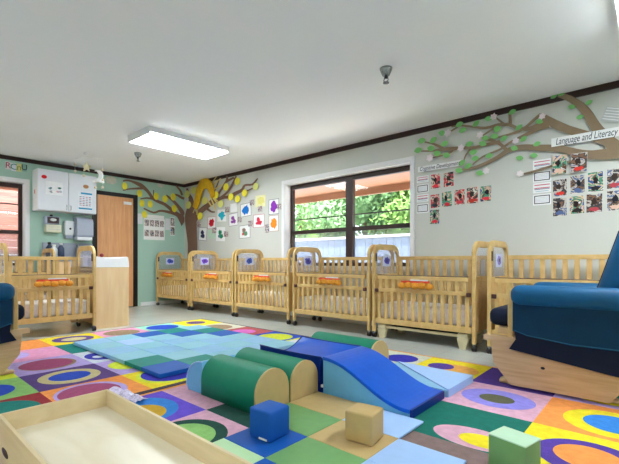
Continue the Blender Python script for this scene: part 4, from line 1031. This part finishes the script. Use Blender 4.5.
for k, (u, v) in enumerate([(198.9, 224.4), (227.5, 209.6), (239.8, 219.6), (252.2, 202.6), (260.3, 209), (279.7, 206.7), (250.6, 223.6), (267.4, 228.5), (226.3, 234), (214.5, 230.4)]):
    hh = 4.2 if k == 7 else 2.8
    sheet(onb, 'tiny_snapshot', 'tiny portrait snapshot %s' % near[k], 'photo', u - 2.1, v - hh, u + 2.1, v + hh, M['snap_small'], 0.0045, group='tiny snapshots among the wall art')

# portraits beside the oak door
o, w, h, R = sheet(onl, 'portrait_board', 'white sheet of portrait snapshots on the teal wall, right of the oak door', 'display', 143.6, 218.5, 164.6, 240, M['paper'])
for j in range(2):
    for i in range(4):
        cx = -w / 2 + w * (0.14 + 0.24 * i); cz = h * (0.78 - 0.47 * j)
        MB().box((cx - w * 0.10, -0.0035, cz - h * 0.15), (cx + w * 0.10, -0.0019, cz + h * 0.14), M['snap_small']).build('portrait_print', o)
sheet(onl, 'header_strip', 'white title strip above the portrait snapshots', 'paper', 147, 215.2, 164, 218.4, M['paper'])
sheet(onl, 'notice_card', 'two-tone white notice taped right beside the oak door frame', 'notice', 137.6, 213.5, 142.6, 224, colour((224, 226, 232)))
sheet(onl, 'notice_card', 'white notice between the portrait sheet and the corner snapshots', 'notice', 165.2, 218.5, 169.8, 230, colour((220, 224, 228)))
o, w, h, R = sheet(onl, 'snapshot_strip', 'tall strip of two snapshots closest to the tree trunk on the teal wall', 'photo', 170.3, 217.5, 174.6, 235.5, M['paper'])
MB().box((-w * 0.45, -0.0035, h * 0.52), (w * 0.45, -0.0019, h * 0.97), M['snap_small']).build('photo_print', o)
MB().box((-w * 0.45, -0.0035, h * 0.04), (w * 0.45, -0.0019, h * 0.46), M['snap_dark']).build('photo_print', o)

def text(parent, body, size, loc, rz, m, shear=0.25, align='LEFT', sx=1.0, name='lettering'):
    c = bpy.data.curves.new(name, 'FONT'); c.body = body; c.size = size; c.shear = shear; c.align_x = align; c.align_y = 'CENTER'; c.extrude = 0.0005
    c.materials.append(m); o = bpy.data.objects.new(name, c); COL.objects.link(o); o.parent = parent
    o.location = loc; o.rotation_euler = (math.pi / 2, 0, rz); o.scale.x = sx
    dg = bpy.context.evaluated_depsgraph_get()
    me = bpy.data.meshes.new_from_object(o.evaluated_get(dg)); q = bpy.data.objects.new(name, me); COL.objects.link(q)
    q.parent = parent; q.location = loc; q.rotation_euler = (math.pi / 2, 0, rz); q.scale.x = sx
    bpy.data.objects.remove(o); return q
# cut-out letters above the left window
for u0, u1, v0, v1, ch, bg_, fg, lab in ((5.2, 10.6, 161.6, 169.4, 'R', (226, 214, 218), (170, 40, 70), 'pink and white letter tile R above the far left window'), (11.2, 16.0, 163, 171, 'C', (226, 230, 240), (30, 140, 120), 'white letter tile C above the far left window'),
                                     (16.6, 21.6, 163.6, 171.8, 'n', (222, 218, 150), (150, 150, 40), 'yellow letter tile n above the far left window'), (22, 26.6, 164, 171.4, 'U', (140, 176, 166), (24, 40, 50), 'dark letter U tile nearest the white cabinet')):
    o, w, h, R = sheet(onl, 'letter_tile', lab, 'letter', u0, v0, u1, v1, colour(bg_), tilt=random.uniform(-0.06, 0.06))
    text(o, ch, h * 1.05, (0, -0.003, h * 0.5), 0, colour(fg), 0, 'CENTER')

def banner(label, u0, v0, u1, hpx, body, size, frac=0.04):
    a = onb(u0, v0); c = onb(u1, 0); h = hpx / F_PX * (_c * YB - _s * a.x); w = c.x - a.x
    o = thing('title_banner', label, 'banner', (a.x, YB - 0.034, a.z - h / 2))
    # slopes gently in the photo only through perspective: it hangs level on the wall
    MB().box((0, 0, 0), (w, 0.0018, h), M['paper']).build('banner_strip', o)
    q = text(o, body, size, (w * frac, -0.0012, h * 0.5), 0, M['ink'])
    return o, q, w, h
o, q, w, h = banner('white banner reading Cognitive Development over the smaller photo display', 419.2, 170.2, 462.5, 5.3, 'Cognitive Development', 0.068)
q.scale.x = w * 0.92 / max(0.01, q.dimensions.x) if q.dimensions.x else 1
o, q, w, h = banner('white banner reading Language and Literacy Development over the larger display', 552, 143.7, 672, 8.4, 'Language and Literacy Development', 0.092)
q.scale.x = w * 0.90 / max(0.01, q.dimensions.x) if q.dimensions.x else 1

def info(label, u0, v0, u1, v1, kind):
    o, w, h, R = sheet(onb, 'info_card', label, 'card', u0, v0, u1, v1, M['paper'])
    b = MB()
    if kind == 0:
        b.box((-w * .42, -0.0026, h * 0.74), (w * .42, -0.0019, h * 0.82), colour((206, 70, 110))).box((-w * .42, -0.0026, h * 0.44), (w * .42, -0.0019, h * 0.52), colour((206, 70, 110))).box((-w * .42, -0.0026, h * 0.34), (w * .42, -0.0019, h * 0.40), colour((70, 90, 140)))
        b.box((-w * .36, -0.0026, h * 0.14), (w * .36, -0.0019, h * 0.18), colour((130, 170, 190)))
    else:
        f = 0.008
        for lo, hi in (((-w * .43, h * .12), (-w * .43 + f, h * .88)), ((w * .43 - f, h * .12), (w * .43, h * .88)), ((-w * .43, h * .12), (w * .43, h * .12 + f)), ((-w * .43, h * .88 - f), (w * .43, h * .88))): b.box((lo[0], -0.0026, lo[1]), (hi[0], -0.0019, hi[1]), M['ink'])
        for k in range(4): b.box((-w * .34, -0.0024, h * (.3 + .12 * k)), (w * .3, -0.0019, h * (.33 + .12 * k)), colour((190, 196, 210)))
    b.build('print', o)
for d_, u0, u1, rows in (('Cognitive', 416.9, 428.6, [(176, 182.6, 0), (184.2, 193, 1), (194.3, 202, 0), (203.6, 213, 1)]), ('Language', 533.1, 551.2, [(159.4, 169, 0), (170.6, 181.8, 1), (182.6, 192.7, 0), (194, 205, 1)])):
    for k, (v0, v1, kd) in enumerate(rows):
        nm = 'smaller' if d_ == 'Cognitive' else 'larger'
        info(['top pink-striped card left of the %s photo display', 'upper black-bordered card left of the %s photo display', 'second pink-striped card left of the %s photo display', 'lowest black-bordered card left of the %s photo display'][k] % nm, u0, v0, u1, v1, kd)
words = {0: 'top', 1: 'middle', 2: 'bottom'}; cw = ['first', 'second', 'third', 'fourth', 'fifth']
def snaps(rows, disp, mats):
    for r, row in enumerate(rows):
        for c, (u0, v0, u1, v1) in enumerate(row):
            lab = '%s snapshot in the %s row of the %s photo display' % (cw[c], words[r], disp) if len(row) > 1 else 'lone snapshot in the %s row of the %s photo display' % (words[r], disp)
            o, w, h, R = sheet(onb, 'snapshot', lab, 'photo', u0, v0, u1, v1, M['paper'], 0.034 if disp == 'larger' and r == 0 else 0.001, group='snapshots of the wall displays', tilt=random.uniform(-0.03, 0.03))
            MB().box((-w * .49, -0.0028, h * .01), (w * .49, -0.0019, h * .99), M[mats[(r + c) % len(mats)]], mtx=R).build('photo_print', o)
            col = {'smaller': [(226, 60, 76), (40, 46, 60), (220, 50, 70), (226, 70, 90), (200, 60, 50)], 'larger': [(226, 190, 170), (224, 60, 50), (90, 110, 160), (40, 36, 40), (190, 70, 80)]}[disp][(c + r) % 5]
            blot(o, w, h, R, col, c + r * 7, 0.36, 0.13, 0.0028, 'printed_figure', cy=0.18)
            blot(o, w, h, R, [(40, 30, 30), (60, 46, 40), (30, 30, 40)][(c + r) % 3], c + r * 5 + 2, 0.2, 0.2, 0.0028, 'printed_figure', cx=random.uniform(-.12, .12), cy=0.58, depth=0.0009)
snaps([[(431.2, 174, 440.3, 188.7), (443.7, 172.3, 453.8, 186.7)], [(430.7, 194.3, 439.7, 207.9), (442, 191.5, 452, 206.8), (454.6, 189.5, 464.8, 205), (466.9, 187, 478, 203.6), (480.2, 185.8, 491.5, 201.4)], [(430, 209.6, 439.5, 224)]], 'smaller', ['snap_warm', 'snap_warm', 'snap_cool'])
snaps([[(553.3, 155.9, 567.2, 174.6), (571.5, 153.8, 587.5, 172.5)], [(553, 179.4, 567, 196.5), (570.4, 175.4, 584.8, 193.3), (588, 171.9, 603.2, 191.7), (607, 168.5, 623, 188.5)], [(553, 197.8, 567, 216.2), (569.6, 195.9, 584.3, 213.8), (586.4, 193.8, 602.4, 212.5), (607, 190.5, 623, 210.5)]], 'larger', ['snap_cool', 'snap_dark', 'snap_dark'])
o, w, h, R = sheet(onb, 'lined_note', 'tilted grey lined paper note at the upper right edge of the wall', 'paper', 603.5, 108, 622, 122, colour((196, 198, 198)), 0.02, tilt=0.35)
b = MB()
for k in range(5): b.box((-w * .45, -0.0026, h * (.12 + .19 * k)), (w * .45, -0.0019, h * (.18 + .19 * k)), M['paper'], mtx=R)
b.build('ruled_line', o)
